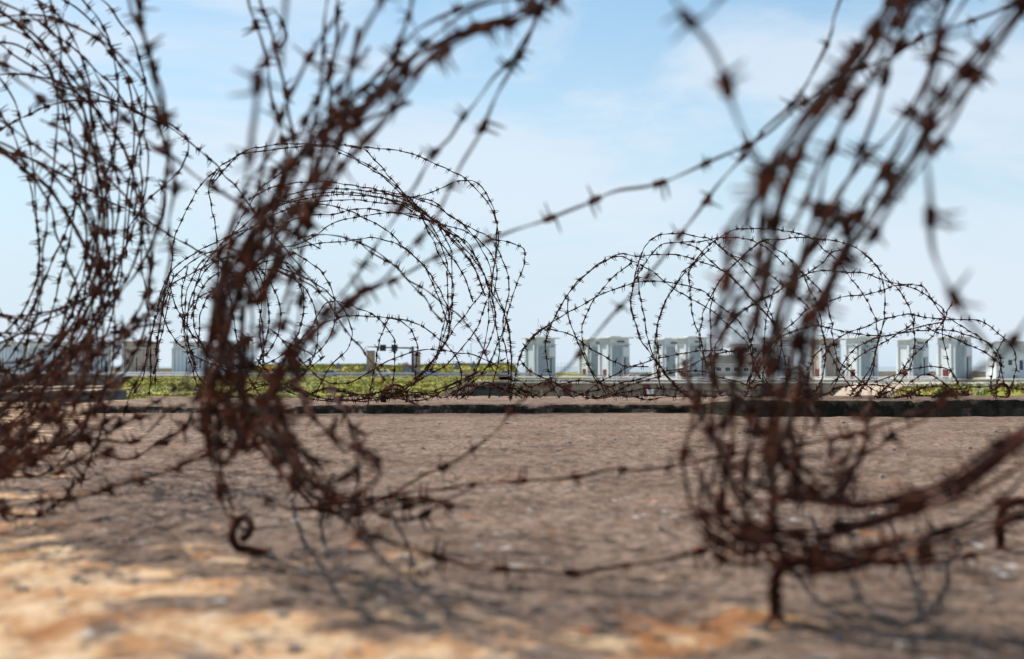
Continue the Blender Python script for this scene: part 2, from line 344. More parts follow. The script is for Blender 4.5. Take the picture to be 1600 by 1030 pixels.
# dark concrete boxes just beyond the slab, left
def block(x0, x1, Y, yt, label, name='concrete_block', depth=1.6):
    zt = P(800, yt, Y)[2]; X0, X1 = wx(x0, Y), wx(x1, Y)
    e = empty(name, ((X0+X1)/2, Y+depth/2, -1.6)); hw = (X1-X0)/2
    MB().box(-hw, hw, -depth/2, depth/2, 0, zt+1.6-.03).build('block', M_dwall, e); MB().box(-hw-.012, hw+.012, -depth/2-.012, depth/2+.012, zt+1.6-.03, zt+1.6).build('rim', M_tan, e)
    return tag(e, label, 'concrete block')
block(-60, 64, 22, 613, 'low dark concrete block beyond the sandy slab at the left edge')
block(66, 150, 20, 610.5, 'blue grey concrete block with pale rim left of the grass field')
# wing wall
Yw = 150
def pz(px, py, Y): p = P(px, py, Y); return (p[0], p[2])
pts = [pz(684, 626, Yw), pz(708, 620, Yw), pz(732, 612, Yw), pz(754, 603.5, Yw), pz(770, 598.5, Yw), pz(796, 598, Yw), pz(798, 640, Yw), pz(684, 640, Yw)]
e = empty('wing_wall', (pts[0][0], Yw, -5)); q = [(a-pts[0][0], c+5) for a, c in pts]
MB().prism(q, 0, 1.2).build('wall', mat('shaded_concrete', (.035, .042, .05), .9, 0, [(.06, .065, .07), (.02, .025, .03)], 1.2, .3, 8), e)  # the wall's shade is put into this dark blue-grey concrete colour
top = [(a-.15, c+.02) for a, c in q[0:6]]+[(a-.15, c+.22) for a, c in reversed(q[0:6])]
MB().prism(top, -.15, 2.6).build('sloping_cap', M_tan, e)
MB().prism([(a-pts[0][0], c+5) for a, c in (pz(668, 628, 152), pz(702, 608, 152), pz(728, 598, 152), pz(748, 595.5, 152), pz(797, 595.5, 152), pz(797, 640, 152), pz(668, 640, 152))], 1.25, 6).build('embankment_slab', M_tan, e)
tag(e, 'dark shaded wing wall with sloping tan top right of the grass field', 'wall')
pts = [pz(1372, 632, 130), pz(1395, 612, 130), pz(1412, 603, 130), pz(1450, 603, 130), pz(1450, 640, 130), pz(1372, 640, 130)]
e = MB().prism([(a, c) for a, c in pts], 130, 150).build('concrete_ramp', M_tan); tag(e, 'pale tan concrete ramp beside the grass mound on the right', 'ramp')
# beige parapets behind the towers
def parapet(x0, x1, Y, zt, zb, label, rail=True):
    e = empty('parapet', (x0, Y, zb)); MB().box(0, x1-x0, 0, .5, 0, zt-zb).build('wall', M_beige, e)
    MB().box(-.1, x1-x0+.1, -.18, .68, zt-zb, zt-zb+.25).build('coping', M_tan, e)
    b = MB()
    for i in range(int((x1-x0)/5)): b.box(i*5+.2, i*5+.7, -.12, -.002, 0, zt-zb)
    b.build('ribs', M_beige, e); return tag(e, label, 'parapet', 'beige parapets')
parapet(wx(888, 455), wx(1170, 455), 455, zr(-2.25), -3.6, 'beige parapet wall behind the sluice towers beside the grey control building')
parapet(wx(1225, 460), wx(1640, 460), 460, zr(-2.0), -3.6, 'long beige parapet wall behind the right hand sluice towers')
parapet(wx(-40, 462), wx(330, 462), 462, zr(-1.0), -2.3, 'yellowish parapet seen between the left sluice towers')
e = MB(); 
for i in range(26): e.box(wx(722, 340)+i*.42, wx(722, 340)+i*.42+.38, 339, 339.35, -2.3, -1.35-.1*rnd.random())
e.box(wx(722, 340), wx(722, 340)+26*.42, 338.9, 339.45, -1.36, -1.26)
tag(e.build('brick_parapet', mat('red_brick', (.26, .10, .06), .9, 0, [(.36, .16, .10)], 1.5)), 'low red brick parapet by the road left of the tower with masts', 'parapet')

# ------------------------------------------------------------------ sluice towers
def tower(Wd, Dp, H, broad=False, hood=True):
    e = empty('sluice_tower', (0, 0, 0)); hw = Wd/2
    MB().box(-hw, hw, 0, Dp, 0, H).build('wall', M_paint, e)
    roof = MB(); roof.box(-hw-1.1, hw+1.1, -1.0, Dp+1.0, H+.0, H+.34); roof.box(-hw-.15, hw*.1, -.3, Dp*.6, H+.34, H+.6)
    roof = roof.build('roof_slab', M_roof, e)
    MB().box(-hw-.45, hw+.45, -.45, Dp+.2, H-1.75, H-1.55).build('cornice', M_roof, e)
    # front panels with upright grooves
    pf = MB().box(-hw+.35, hw-.35, -.14, -.003, .2, H-2.0).build('front_panel', M_panel, e)
    b = MB(); n = 9 if broad else 7
    for i in range(n): x = -hw+.55+i*(Wd-1.1)/(n-1) if broad else -hw+.5+i*.42; b.box(x-.05, x+.05, -.18, -.142, .25, H-2.1)
    b.build('groove', M_groove, pf)
    lv = MB().box(-.9, 1.5, -.06, -.003, H-1.25, H-.55).build('louvre', M_panel, e)
    b = MB()
    for i in range(6): b.box(-.8+i*.38, -.8+i*.38+.26, -.09, -.062, H-1.15, H-.65)
    b.build('vent_slots', M_dark, lv)
    # edge piers standing proud
    for x in (-hw-.03, hw-.32): MB().box(x, x+.35, -.42, .6, 0, H-1.8).build('pier', M_paint, e)
    for y in (.65, Dp-1.1): MB().box(-hw-.5, -hw-.002, y, y+1.1, 0, H-1.8).build('pier', M_paint, e)
    if hood:
        hd = MB().prism([(-.142, H-2.3), (-1.05, H-2.5), (-1.15, H-5.0), (-.142, H-5.4)], .6, 2.3, axis='x').build('hood', M_paint, e)
        MB().box(1.3, 1.62, -.24, -.143, .4, H-5.3).build('dark_slot', M_dark, e)
    if broad:
        MB().box(-1.1, -.85, -.24, -.143, .4, H-4.6).build('dark_slot', M_dark, e); MB().box(2.9, 3.25, -.24, -.143, 2.2, H-4.6).build('dark_slot', M_dark, e)
    MB().box(-hw-.12, -hw-.003, 2.3, 5.4, 0, 3.1).build('door', M_door, e)
    return e
ZT = zr(7.9)
def place(e, px, Y, rz, label, Zb, group='pale sluice towers'):
    e.location = (wx(px, Y), Y, Zb); e.rotation_euler = (0, 0, rz); return tag(e, label, 'tower', group)
HT = ZT-zr(-4.0); Zb = zr(-4.0)+.0
tA = tower(5.6, 8.0, HT)
front = [(849, 'pale sluice tower with three thin masts on its roof'), (964.5, 'pale sluice tower right behind the white car on the quay'), (1086, 'pale sluice tower just left of the grey control building'), (1221, 'pale sluice tower just right of the grey control building'), (1353, 'pale sluice tower with dark red door, second large one right of the control building'), (1500, 'pale sluice tower standing behind the green grass mound')]
r25 = math.radians(22)
for i, (px, lb) in enumerate(front):
    t = tA if i == 0 else copy_tree(tA)
    place(t, px+4, 400+rnd.uniform(-3, 3), r25+math.radians(rnd.uniform(-2.5, 2.5))-math.radians((px-800)/F*57*.4), lb, Zb-rnd.uniform(0, .25))
backs = [(932, 'smaller pale tower partly hidden left of the one behind the white car'), (1049, 'smaller pale tower partly hidden left of the one beside the control building'), (1297, 'smaller pale tower set back between two larger towers right of the control building'), (1434, 'smaller pale tower set back left of the tower behind the grass mound')]
for px, lb in backs:
    t = copy_tree(tA); place(t, px+3, 432, r25-math.radians((px-800)/F*57*.4), lb, Zb)
tB = tower(10.2, 7.0, ZT-.75-zr(-3.0), True, False)
lefts = [(10, 'broad grey sluice tower cut by the left edge of the photo'), (72, 'broad grey sluice tower second from the left edge'), (143, 'broad grey sluice tower third from the left edge'), (219, 'broad grey sluice tower directly above the left end of the grass field'), (297, 'broad grey sluice tower right of the one above the left end of the grass'), (370, 'broad grey sluice tower hidden behind the near tangle of wire')]
lefts_obj = []
for i, (px, lb) in enumerate(lefts):
    t = tB if i == 0 else copy_tree(tB); lefts_obj.append(t); place(t, px, 440, math.radians(9), lb, zr(-3.0))
for k, (dx, h, y) in enumerate([(-1.6, 5.2, 2), (.2, 3.6, 4), (1.6, 4.6, 1.5)]):
    e = empty('antenna_mast', (wx(850, 400)+dx, 400+y+1, Zb+HT+.34))
    MB().tube([(0, 0, 0), (0, 0, h)], .07, 6).build('mast', M_galv, e)
    MB().box(-.35, .35, -.15, .15, h*.35, h*.42).build('bracket', M_galv, e); MB().tube([(-.25, 0, h*.7), (.3, 0, h*.75)], .05, 5).build('aerial', M_galv, e)
    tag(e, ['tallest thin mast on the left of the first tower roof', 'shortest thin mast in the middle of the first tower roof', 'thin mast on the right of the first tower roof'][k], 'mast', 'roof masts')
M_lpanel = mat('pale_blue_panel', (.46, .56, .64), .6, 0, [(.56, .65, .72)], .5, .1, 3, stretch=(1, 1, .2))
for t in lefts_obj:
    for ch in [x for x in sc.objects if x.parent == t and x.name.split('.')[0] == 'front_panel']: ch.material_slots[0].link = 'OBJECT'; ch.material_slots[0].material = M_lpanel
M_brown = mat('weathered_paint', (.30, .25, .21), .8, 0, [(.42, .37, .32), (.22, .17, .14)], .5, stretch=(1, 1, .3))
for t in [o for o in sc.objects if o.get('category') == 'tower' and ('set back between' in o['label'] or 'above the left end of the grass field' in o['label'])]:
    for ch in [x for x in sc.objects if x.parent == t and x.name.split('.')[0] in ('wall', 'front_panel', 'roof_slab')]:
        ch.material_slots[0].link = 'OBJECT'; ch.material_slots[0].material = M_brown
# control building
Yc = 425; e = empty('control_building', (wx(1150, Yc), Yc, Zb)); hw = 7.2
MB().box(-hw, hw, 0, 10, 0, 7.0).build('wall', M_wall if False else mat('grey_render', (.30, .31, .31), .8, 0, [(.38, .38, .37)], .5), e)
MB().box(-hw*.2, hw, .5, 9, 7.25, 10.3).build('upper_storey', M_paint, e)
MB().box(-hw-.5, hw+.3, -.6, 10.4, 7.0, 7.25).build('roof_slab', M_roof, e); MB().box(-hw*.2-.5, hw+.5, 0, 9.5, 10.3, 10.6).build('roof_slab', M_roof, e)
MB().box(-hw-.3, hw+.1, -.5, -.003, 4.4, 4.65).build('cornice', M_roof, e)
for i in range(5): wdo = MB().box(-hw+1+i*2.7, -hw+3+i*2.7, -.06, -.002, 2.2, 3.8).build('window', M_white, e); MB().box(-hw+1.15+i*2.7, -hw+2.85+i*2.7, -.08, -.062, 2.35, 3.65).build('pane', M_glass, wdo)
for i in range(3): wdo = MB().box(-.6+i*2.6, 1.4+i*2.6, .44, .498, 8.1, 9.6).build('window', M_white, e); MB().box(-.45+i*2.6, 1.25+i*2.6, .42, .438, 8.2, 9.5).build('pane', M_glass, wdo)
tag(e, 'grey stepped control building with bands of windows between the sluice towers', 'building')
e = empty('service_building', (wx(1590, 410), 410, Zb+.2)); MB().box(-6.2, 6, 0, 9, 0, 10.6).build('wall', M_paint, e); MB().box(-7.2, 7, -.9, 9.5, 10.6, 10.95).build('roof_slab', M_roof, e)
for x, z0, z1, w_ in ((1.0, 2.6, 5.5, 1.1), (-2.2, 4.0, 5.6, 1.2), (4, 2.6, 5.5, 1.1)): wdo = MB().box(x-w_/2-.12, x+w_/2+.12, -.05, -.002, z0-.12, z1+.12).build('window', M_white, e); MB().box(x-w_/2, x+w_/2, -.08, -.052, z0, z1).build('pane', mat('blue_glass', (.02, .05, .11), .2, spec=.5), wdo)
MB().box(-4.6, -4.3, -.3, -.003, 0, 10).build('pier', M_paint, e)
tag(e, 'pale service building with tall dark blue windows at the right edge', 'building')

# ------------------------------------------------------------------ road furniture
def lamp_post(px, Y, ytop, zb, label, arm=1.8):
    zt = P(px, ytop, Y)[2]; e = empty('street_lamp', (wx(px, Y), Y, zb)); h = zt-zb
    MB().tube([(0, 0, 0), (0, 0, h*.5), (0, 0, h-.3), (arm*.3, 0, h), (arm, 0, h+.05)], [.12, .09, .07, .06, .05], 6).build('pole', M_galv, e)
    MB().box(arm-.1, arm+.75, -.14, .14, h-.05, h+.12).build('lamp_head', M_galv, e); return tag(e, label, 'street lamp', 'street lamps')
lamp_post(478, 352, 536, -2.2, 'tall thin street lamp above the green sign', -1.8)
lamp_post(708, 350, 539, -2.2, 'tall thin street lamp right of the signal gantry', -1.8)
lamp_post(736, 352, 535, -2.2, 'tall thin street lamp with long arm, second right of the gantry', 2.6)
lamp_post(593, 350, 552, -2.2, 'short thin lamp column between the two concrete posts', -1.2)
lamp_post(1586, 300, 548, -3.6, 'pale lamp column in front of the service building at the right edge', .8)
def post(px, x0, x1, Y, yt, label):
    zt = P(px, yt, Y)[2]; X0, X1 = wx(x0, Y), wx(x1, Y); c = (X0+X1)/2; hw = (X1-X0)/2; e = empty('concrete_post', (c, Y, -2.2))
    MB().box(-hw, hw, -hw, hw, 0, zt+2.2, .08).build('shaft', M_tan, e); MB().box(-hw-.02, hw+.02, -hw-.02, hw+.02, zt+2.2, zt+2.32).build('cap', M_dwall, e)
    return tag(e, label, 'post', 'concrete posts by the road')
post(579, 573, 586, 326, 549, 'taller concrete post left of the two signal boxes')
post(652, 647.5, 657, 326, 550, 'narrower concrete post right beside the blue gantry column')
e = empty('signal_gantry', (wx(645, 335), 335, -2.16)); zt = P(0, 544, 335)[2]+2.16; a0 = wx(574, 335)-wx(645, 335)
MB().tube([(0, 0, 0), (0, 0, zt+.4)], [.36, .3], 8).build('column', M_blue, e); MB().tube([(0, 0, zt), (a0*.55, 0, zt+.12), (a0, 0, zt+.3)], [.22, .17, .09], 6).build('arm', M_blue, e)
for px in (598.5, 616.5):
    x = wx(px, 335)-wx(645, 335); s = MB().box(x-.72, x+.72, -.35, -.12, zt-.7, zt+.8).build('signal_box', M_dark, e)
    for zz in (-.3, .1, .5): MB().tube([(x, -.36, zt+zz), (x, -.5, zt+zz)], .15, 8).build('visor', M_blue, s)
tag(e, 'dark blue signal gantry with two black signal boxes over the road', 'gantry')
def sign(px, py, Y, kind, label, s=.9):
    p = P(px, py, Y); zb = -2.2; e = empty('road_sign', (p[0], Y, zb)); z = p[2]-zb
    MB().tube([(0, 0, 0), (0, 0, z)], .05, 6).build('pole', M_galv, e)
    if kind == 'tri': MB().prism([(-s*.6, z-.5*s), (s*.6, z-.5*s), (0, z+.6*s)], -.07, -.03).build('plate', mat('sign_back', (.16, .18, .20), .5), e)
    else: MB().prism([(.5*s*math.cos(a*math.pi/8), z+.5*s*math.sin(a*math.pi/8)) for a in range(16)], -.07, -.03).build('plate', mat('sign_red', (.45, .06, .06), .5), e)
    return tag(e, label, 'road sign', 'small road signs')
sign(529, 572, 340, 'tri', 'grey triangular road sign back above the grey car', 1.5); sign(571, 574, 340, 'tri', 'grey triangular road sign just left of the taller concrete post', 1.4)
sign(635, 575, 333, 'tri', 'large grey triangular road sign left of the gantry column', 1.9); sign(641, 574, 345, 'round', 'small red round road sign beside the gantry column', 1.0)
sign(740, 569, 345, 'tri', 'grey triangular road sign below the long armed street lamp', 1.5); sign(714, 572, 338, 'tri', 'dark road sign at the foot of the second street lamp', 1.6)
e = empty('direction_sign', (wx(473.5, 330), 330, -2.16)); M_gr = mat('sign_green', (.01, .16, .09), .5)
z0, z1 = P(0, 587, 330)[2]+2.16, P(0, 576.5, 330)[2]+2.16; hw = wx(479.5, 330)-wx(473.5, 330)
MB().box(-hw, hw, -.05, .05, z0, z1).build('green_board', M_gr, e); MB().box(hw, hw+.12, -.08, .08, 0, z1).build('post', M_galv, e); MB().box(-hw-.1, -hw, -.08, .08, 0, z1).build('post', M_galv, e)
MB().box(-hw+.4, -hw+1.0, -.09, -.055, z0+.5, z0+.68).build('lettering', M_white, e)
tag(e, 'green direction board with white marking beside the road', 'sign')
M_or = mat('orange_paint', (.75, .16, .02), .6)
e = empty('orange_board', (wx(474.5, 326), 326.4, -2.2)); MB().box(-.55, .55, -.1, .1, .35, .95).build('panel', M_or, e); MB().box(-.4, -.3, -.05, .05, 0, .35).build('leg', M_galv, e); MB().box(.3, .4, -.05, .05, 0, .35).build('leg', M_galv, e)
tag(e, 'small bright orange board in front of the green direction board', 'sign')
e = empty('warning_board', (wx(420, 335), 335, -2.2)); MB().box(-.9, .9, -.1, .1, .9, 2.3).build('panel', mat('amber_paint', (.72, .30, .02), .6), e); MB().box(-.08, .08, -.05, .12, 0, .9).build('leg', M_galv, e)
tag(e, 'amber warning board beside the road behind the wire tangle', 'sign')
# fence on dike crest
e = empty('wire_fence', (wx(420, 425), 425, .3)); W = wx(860, 425)-wx(420, 425)
for i in range(42): MB().tube([(W*i/41, 0, -.6), (W*i/41, 0, .95)], .05, 4).build('post', M_galv, e)
b = MB(); [b.tube([(0, 0, z), (W, 0, z)], .02, 4) for z in (.4, .85)]; b.build('wires', M_galv, e); tag(e, 'thin wire fence along the crest of the dike bank', 'fence')
e = empty('lock_fence', (wx(872, 440), 440, -2.4)); W = wx(913, 440)-wx(872, 440)
for i in range(9): MB().tube([(W*i/8, 0, 0), (W*i/8, 0, 3.6)], .06, 4).build('post', M_galv, e)
b = MB(); [b.tube([(0, 0, z), (W, 0, z)], .03, 4) for z in (1.2, 2.4, 3.5)]; b.build('wires', M_galv, e); tag(e, 'pale mesh fence between the first two sluice towers', 'fence')
e = empty('lamp_box', (wx(1016, 288), 288, zr(-6.2))); MB().box(-.62, .62, -.4, .4, .55, 1.35).build('housing', M_white, e); MB().box(-.75, .75, -.5, .5, 1.35, 1.5).build('lid', M_white, e); MB().box(-.18, .18, -.15, 2.3, 0, .55).build('bracket', M_dwall, e)
tag(e, 'small white box lamp fixed in front of the quay wall', 'lamp')
def rocks(px0, px1, ytop, Y, label):
    e = empty('rock_pile', (wx((px0+px1)/2, Y), Y, -.6)); hw = wx(px1, Y)-wx((px0+px1)/2, Y); h = P(0, ytop, Y)[2]+.6
    n = 26
    for i in range(n):
        u = rnd.uniform(-1, 1); s = rnd.uniform(.6, 1.25); b = MB(); cz = max(0, h*(1-u*u)*rnd.uniform(.3, 1)-s*.5); b.box(-s, s, -s*.8, s*.8, -s*.6, s*.6, s*.25)
        for k in range(len(b.v)): b.v[k] = tuple(c+rnd.uniform(-.25, .25)*s for c in b.v[k])
        o = b.build('boulder', M_rock, e); o.location = (u*hw, rnd.uniform(-2, 2), cz); o.rotation_euler = (rnd.uniform(-.4, .4), rnd.uniform(-.4, .4), rnd.uniform(0, 6))
    tag(e, label, 'rocks')
rocks(618, 648, 567, 432, 'pile of grey boulders behind the signal gantry'); rocks(702, 738, 566.5, 432, 'pile of grey boulders between the street lamps')
def car(px, Y, zb, colour, label, L=4.4, flip=1, stripe=False, scale=1.):
    e = empty('parked_car' if False else 'car', (wx(px, Y), Y, zb)); h = L/2; m = mat('car_paint', colour, .25, 0, spec=.6)
    lo = [(-h, .32), (-h, .75), (-h+.25, .88), (-h*.45, .95), (h*.78, .98), (h, .85), (h, .32), (h-.5, .22), (-h+.5, .22)]
    MB().prism(lo, -.85, .85).build('body', m, e)
    cab = [(-h*.50, .951), (-h*.18, 1.42), (h*.50, 1.46), (h*.82, .985)]
    cb = MB().prism(cab, -.72, .72).build('cabin', m, e)
    gl = [(-h*.42, 1.0), (-h*.17, 1.34), (h*.12, 1.37), (h*.12, 1.0)]; g2 = [(h*.16, 1.0), (h*.16, 1.37), (h*.46, 1.38), (h*.68, 1.02)]
    for g in (gl, g2): MB().prism(g, -.735, .735).build('window', M_glass, e)
    for x in (-h*.62, h*.6):
        for y in (-.86, .68):
            wh = MB().tube([(x, y, .32), (x, y+.18, .32)], .32, 14).build('wheel', M_dark, e); MB().tube([(x, y-.01, .32), (x, y+.19, .32)], .17, 10).build('rim', M_galv, wh)
    MB().box(h-.02, h+.03, -.75, -.45, .65, .8).build('tail_light', M_door, e); MB().box(-h-.02, -h+.05, -.75, -.45, .6, .74).build('headlight', M_white, e)
    if stripe: MB().prism([(-h*.9, .5), (-h*.2, .5), (h*.1, .85), (-h*.5, .85)], -.856, -.851).build('stripe', mat('blue_stripe', (.03, .12, .5), .4), e)
    e.rotation_euler = (0, 0, 0 if flip > 0 else math.pi); return tag(e, label, 'car', 'cars on the road')
zc = -2.16
car(514, 337, zc, (.30, .33, .36), 'grey estate car on the road right of the green direction board'); car(597, 334, zc, (.75, .77, .78), 'white car on the road between the two concrete posts', 4.6)
car(657, 333.5, zc, (.25, .42, .72), 'light blue and white car just right of the gantry column', 4.2, 1, True); car(672, 340, zc, (.08, .16, .38), 'darker blue car right behind the light blue one', 4.2)
car(791, 340, -2.25, (.8, .8, .8), 'white car at the end of the red brick parapet left of the first tower', 4.0, -1)
car(986, 385, zr(-3.66), (.8, .8, .78), 'white car on the quay in front of the second tall sluice tower', 4.6); car(1003, 392, zr(-3.66), (.04, .05, .06), 'dark car just right of the white car on the quay', 4.2)
e = empty('digger_arm', (wx(974, 386), 384, zr(-3.6))); MB().tube([(-.6, 0, 0), (0, 0, 1.3), (.7, 0, .9)], .16, 6).build('boom', M_or, e); MB().box(-.9, -.2, -.3, .3, 0, .5).build('base', M_dark, e); tag(e, 'small orange machine arm left of the white quay car', 'machine')

# ------------------------------------------------------------------ bunker slab with raised ledge
def stp(x):
    q = np.clip((x-.92)/.28, 0, 1); return q*q*(3-2*q)
def ledge_front(x): return 7.55 - .52*stp(x) + .03*np.sin(x*2.1) + fbm(x/.5, x*0+3, 5, 4)*.16
def ledge_h(x): return np.where(x > -2.6, .044+.036*stp(x)+fbm(x/.35, x*0+8, 4, 14)*.014, 0)*1.0
def z_slab(x, y):
    base = fbm(x/.5, y/.5, 5, 1)*.016 + fbm(x/.09, y/.09, 4, 9)*.018 + np.abs(fbm(x/.035, y/.03, 3, 41))*.010*np.clip(2.2-y*.35, 0, 1) + fbm(x/1.6, y/1.6, 2, 21)*.012
    yf = ledge_front(x); on = (y > yf)
    end = x > (-2.05+fbm(y/.5, x*0, 3, 12)*.2)*np.minimum(y, 8.3)/7.0
    seam = np.exp(-((x+3.3*y/10)/.03)**2)*.06*(y > 6)
    sag = -.018*np.exp(-((x+1.6)/.5)**2)
    return np.where(on & end, ledge_h(x)+sag*.9+base*.22, base*(1-.5*np.clip((y-5)/2, 0, 1)))-seam*(y > 6.2)
xs = np.concatenate([np.linspace(-6, -2.6, 120)[:-1], np.linspace(-2.6, 2.6, 620), np.linspace(2.6, 6, 120)[1:]])
t = np.linspace(0, 1, 430); ysl = .55*(6.75/.55)**t
rows = [(None, y) for y in ysl]
Xs = [xs]*len(ysl); Ys = [np.full_like(xs, y) for y in ysl]
Zs = [z_slab(xs, np.full_like(xs, y)) for y in ysl]
yf = ledge_front(xs)
for dy, top in ((-.06, 0), (-.004, 0), (.001, .5), (.006, 1)):
    yy = yf+dy; Xs.append(xs); Ys.append(yy)
    z0 = z_slab(xs, yf-.02); z1 = z_slab(xs, yf+.02); cr = fbm(xs/.05, xs*0+dy*10, 4, 31)*.05
    zz = z0 if top == 0 else (z0*.5+z1*.5+fbm(xs/.08, xs*0, 3, 77)*.012 if top == .5 else z1-np.clip(fbm(xs/.06, xs*0, 4, 55)-.05, 0, 1)*.05); Zs.append(zz); Ys[-1] = yy+(cr*.6 if top else 0)
for y in (7.8, 7.95, 8.1, 8.3, 8.6, 8.9, 9.2, 9.5, 9.75): Xs.append(xs); Ys.append(7.8+(y-7.8)*(1-.78*stp(xs))+fbm(xs/.3, xs*0+y, 3, 2)*.05*(1-.7*stp(xs))); Zs.append(z_slab(xs, np.full_like(xs, y)))
slab_parts_y = 8.62
on_end = xs > -2.3
for y in (9.83, 9.86, 9.9): Xs.append(xs); Ys.append(np.full_like(xs, y)); Zs.append(np.where(on_end, -.22, fbm(xs/.5, xs*0+y/.5, 4, 1)*.014))
Xs.append(xs); Ys.append(np.full_like(xs, 10.0)); Zs.append(np.full_like(xs, -1.2)); Xs.append(xs); Ys.append(np.full_like(xs, 10.02)); Zs.append(np.full_like(xs, -7.4))
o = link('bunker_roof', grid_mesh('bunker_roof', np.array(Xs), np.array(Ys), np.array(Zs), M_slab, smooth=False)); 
tag(o, 'weathered brown and sandy concrete bunker roof with a raised ledge at its far edge', 'bunker')
# small stones and chips lying on the slab
pv = []
for i in range(260):
    y = .9*(6.6/.9)**rnd.random(); x = rnd.uniform(-.42, .42)*y; s = rnd.uniform(.0015, .005)*(1+y*.15); z = float(z_slab(np.array([x]), np.array([y]))[0])
    pv.append((x, y, z, s))
b = MB()
for x, y, z, s in pv:
    n = len(b.v); b.box(x-s, x+s*rnd.uniform(.6, 1.6), y-s, y+s*rnd.uniform(.6, 1.5), z-s*.5, z+s*rnd.uniform(.5, 1), s*.3)
tag(b.build('gravel', mat('chips', (.22, .18, .15), .9, 0, [(.28, .24, .21)], 9)), 'small loose stone chips lying on the bunker roof', 'gravel', kind='stuff')
ZG = None
def floor_z(x, y):
    return z_slab(np.atleast_1d(np.asarray(x, float)), np.atleast_1d(np.asarray(y, float)))

# ------------------------------------------------------------------ barbed wire
def catmull(P_, step):
    P_ = np.asarray(P_, float)
    if len(P_) == 2: P_ = np.array([P_[0], (P_[0]+P_[1])/2, P_[1]])
    Q = np.vstack([2*P_[0]-P_[1], P_, 2*P_[-1]-P_[-2]]); out_ = []
    for i in range(1, len(Q)-2):
        p0, p1, p2, p3 = Q[i-1], Q[i], Q[i+1], Q[i+2]; n = max(2, int(np.linalg.norm(p2-p1)/step))
        t = np.linspace(0, 1, n, endpoint=False)[:, None]
        out_.append(.5*((2*p1)+(-p0+p2)*t+(2*p0-5*p1+4*p2-p3)*t**2+(-p0+3*p1-3*p2+p3)*t**3))
    C_ = np.vstack(out_+[Q[-2][None]])
    s = np.concatenate([[0], np.cumsum(np.linalg.norm(np.diff(C_, axis=0), axis=1))])
    n = max(3, int(s[-1]/step)); si = np.linspace(0, s[-1], n)
    return np.stack([np.interp(si, s, C_[:, k]) for k in range(3)], -1), s[-1]
def frames(C_):
    T = np.gradient(C_, axis=0); T /= np.linalg.norm(T, axis=1)[:, None]+1e-9
    ref = np.array([.31, .17, .93]); A = np.cross(T, ref); l = np.linalg.norm(A, axis=1); A[l < .1] = np.cross(T[l < .1], [1, 0, 0]); A /= np.linalg.norm(A, axis=1)[:, None]
    return T, A, np.cross(T, A)
def tube_np(C_, r, k, A, B):
    n = len(C_); a = np.arange(k)*2*math.pi/k
    V = (C_[:, None, :]+r*(np.cos(a)[None, :, None]*A[:, None, :]+np.sin(a)[None, :, None]*B[:, None, :])).reshape(-1, 3)
    i = np.arange(n-1)[:, None]*k; j = np.arange(k)[None, :]; jn = (j+1) % k
    Fs = np.stack([i+j, i+jn, i+k+jn, i+k+j], -1).reshape(-1, 4); return V, Fs
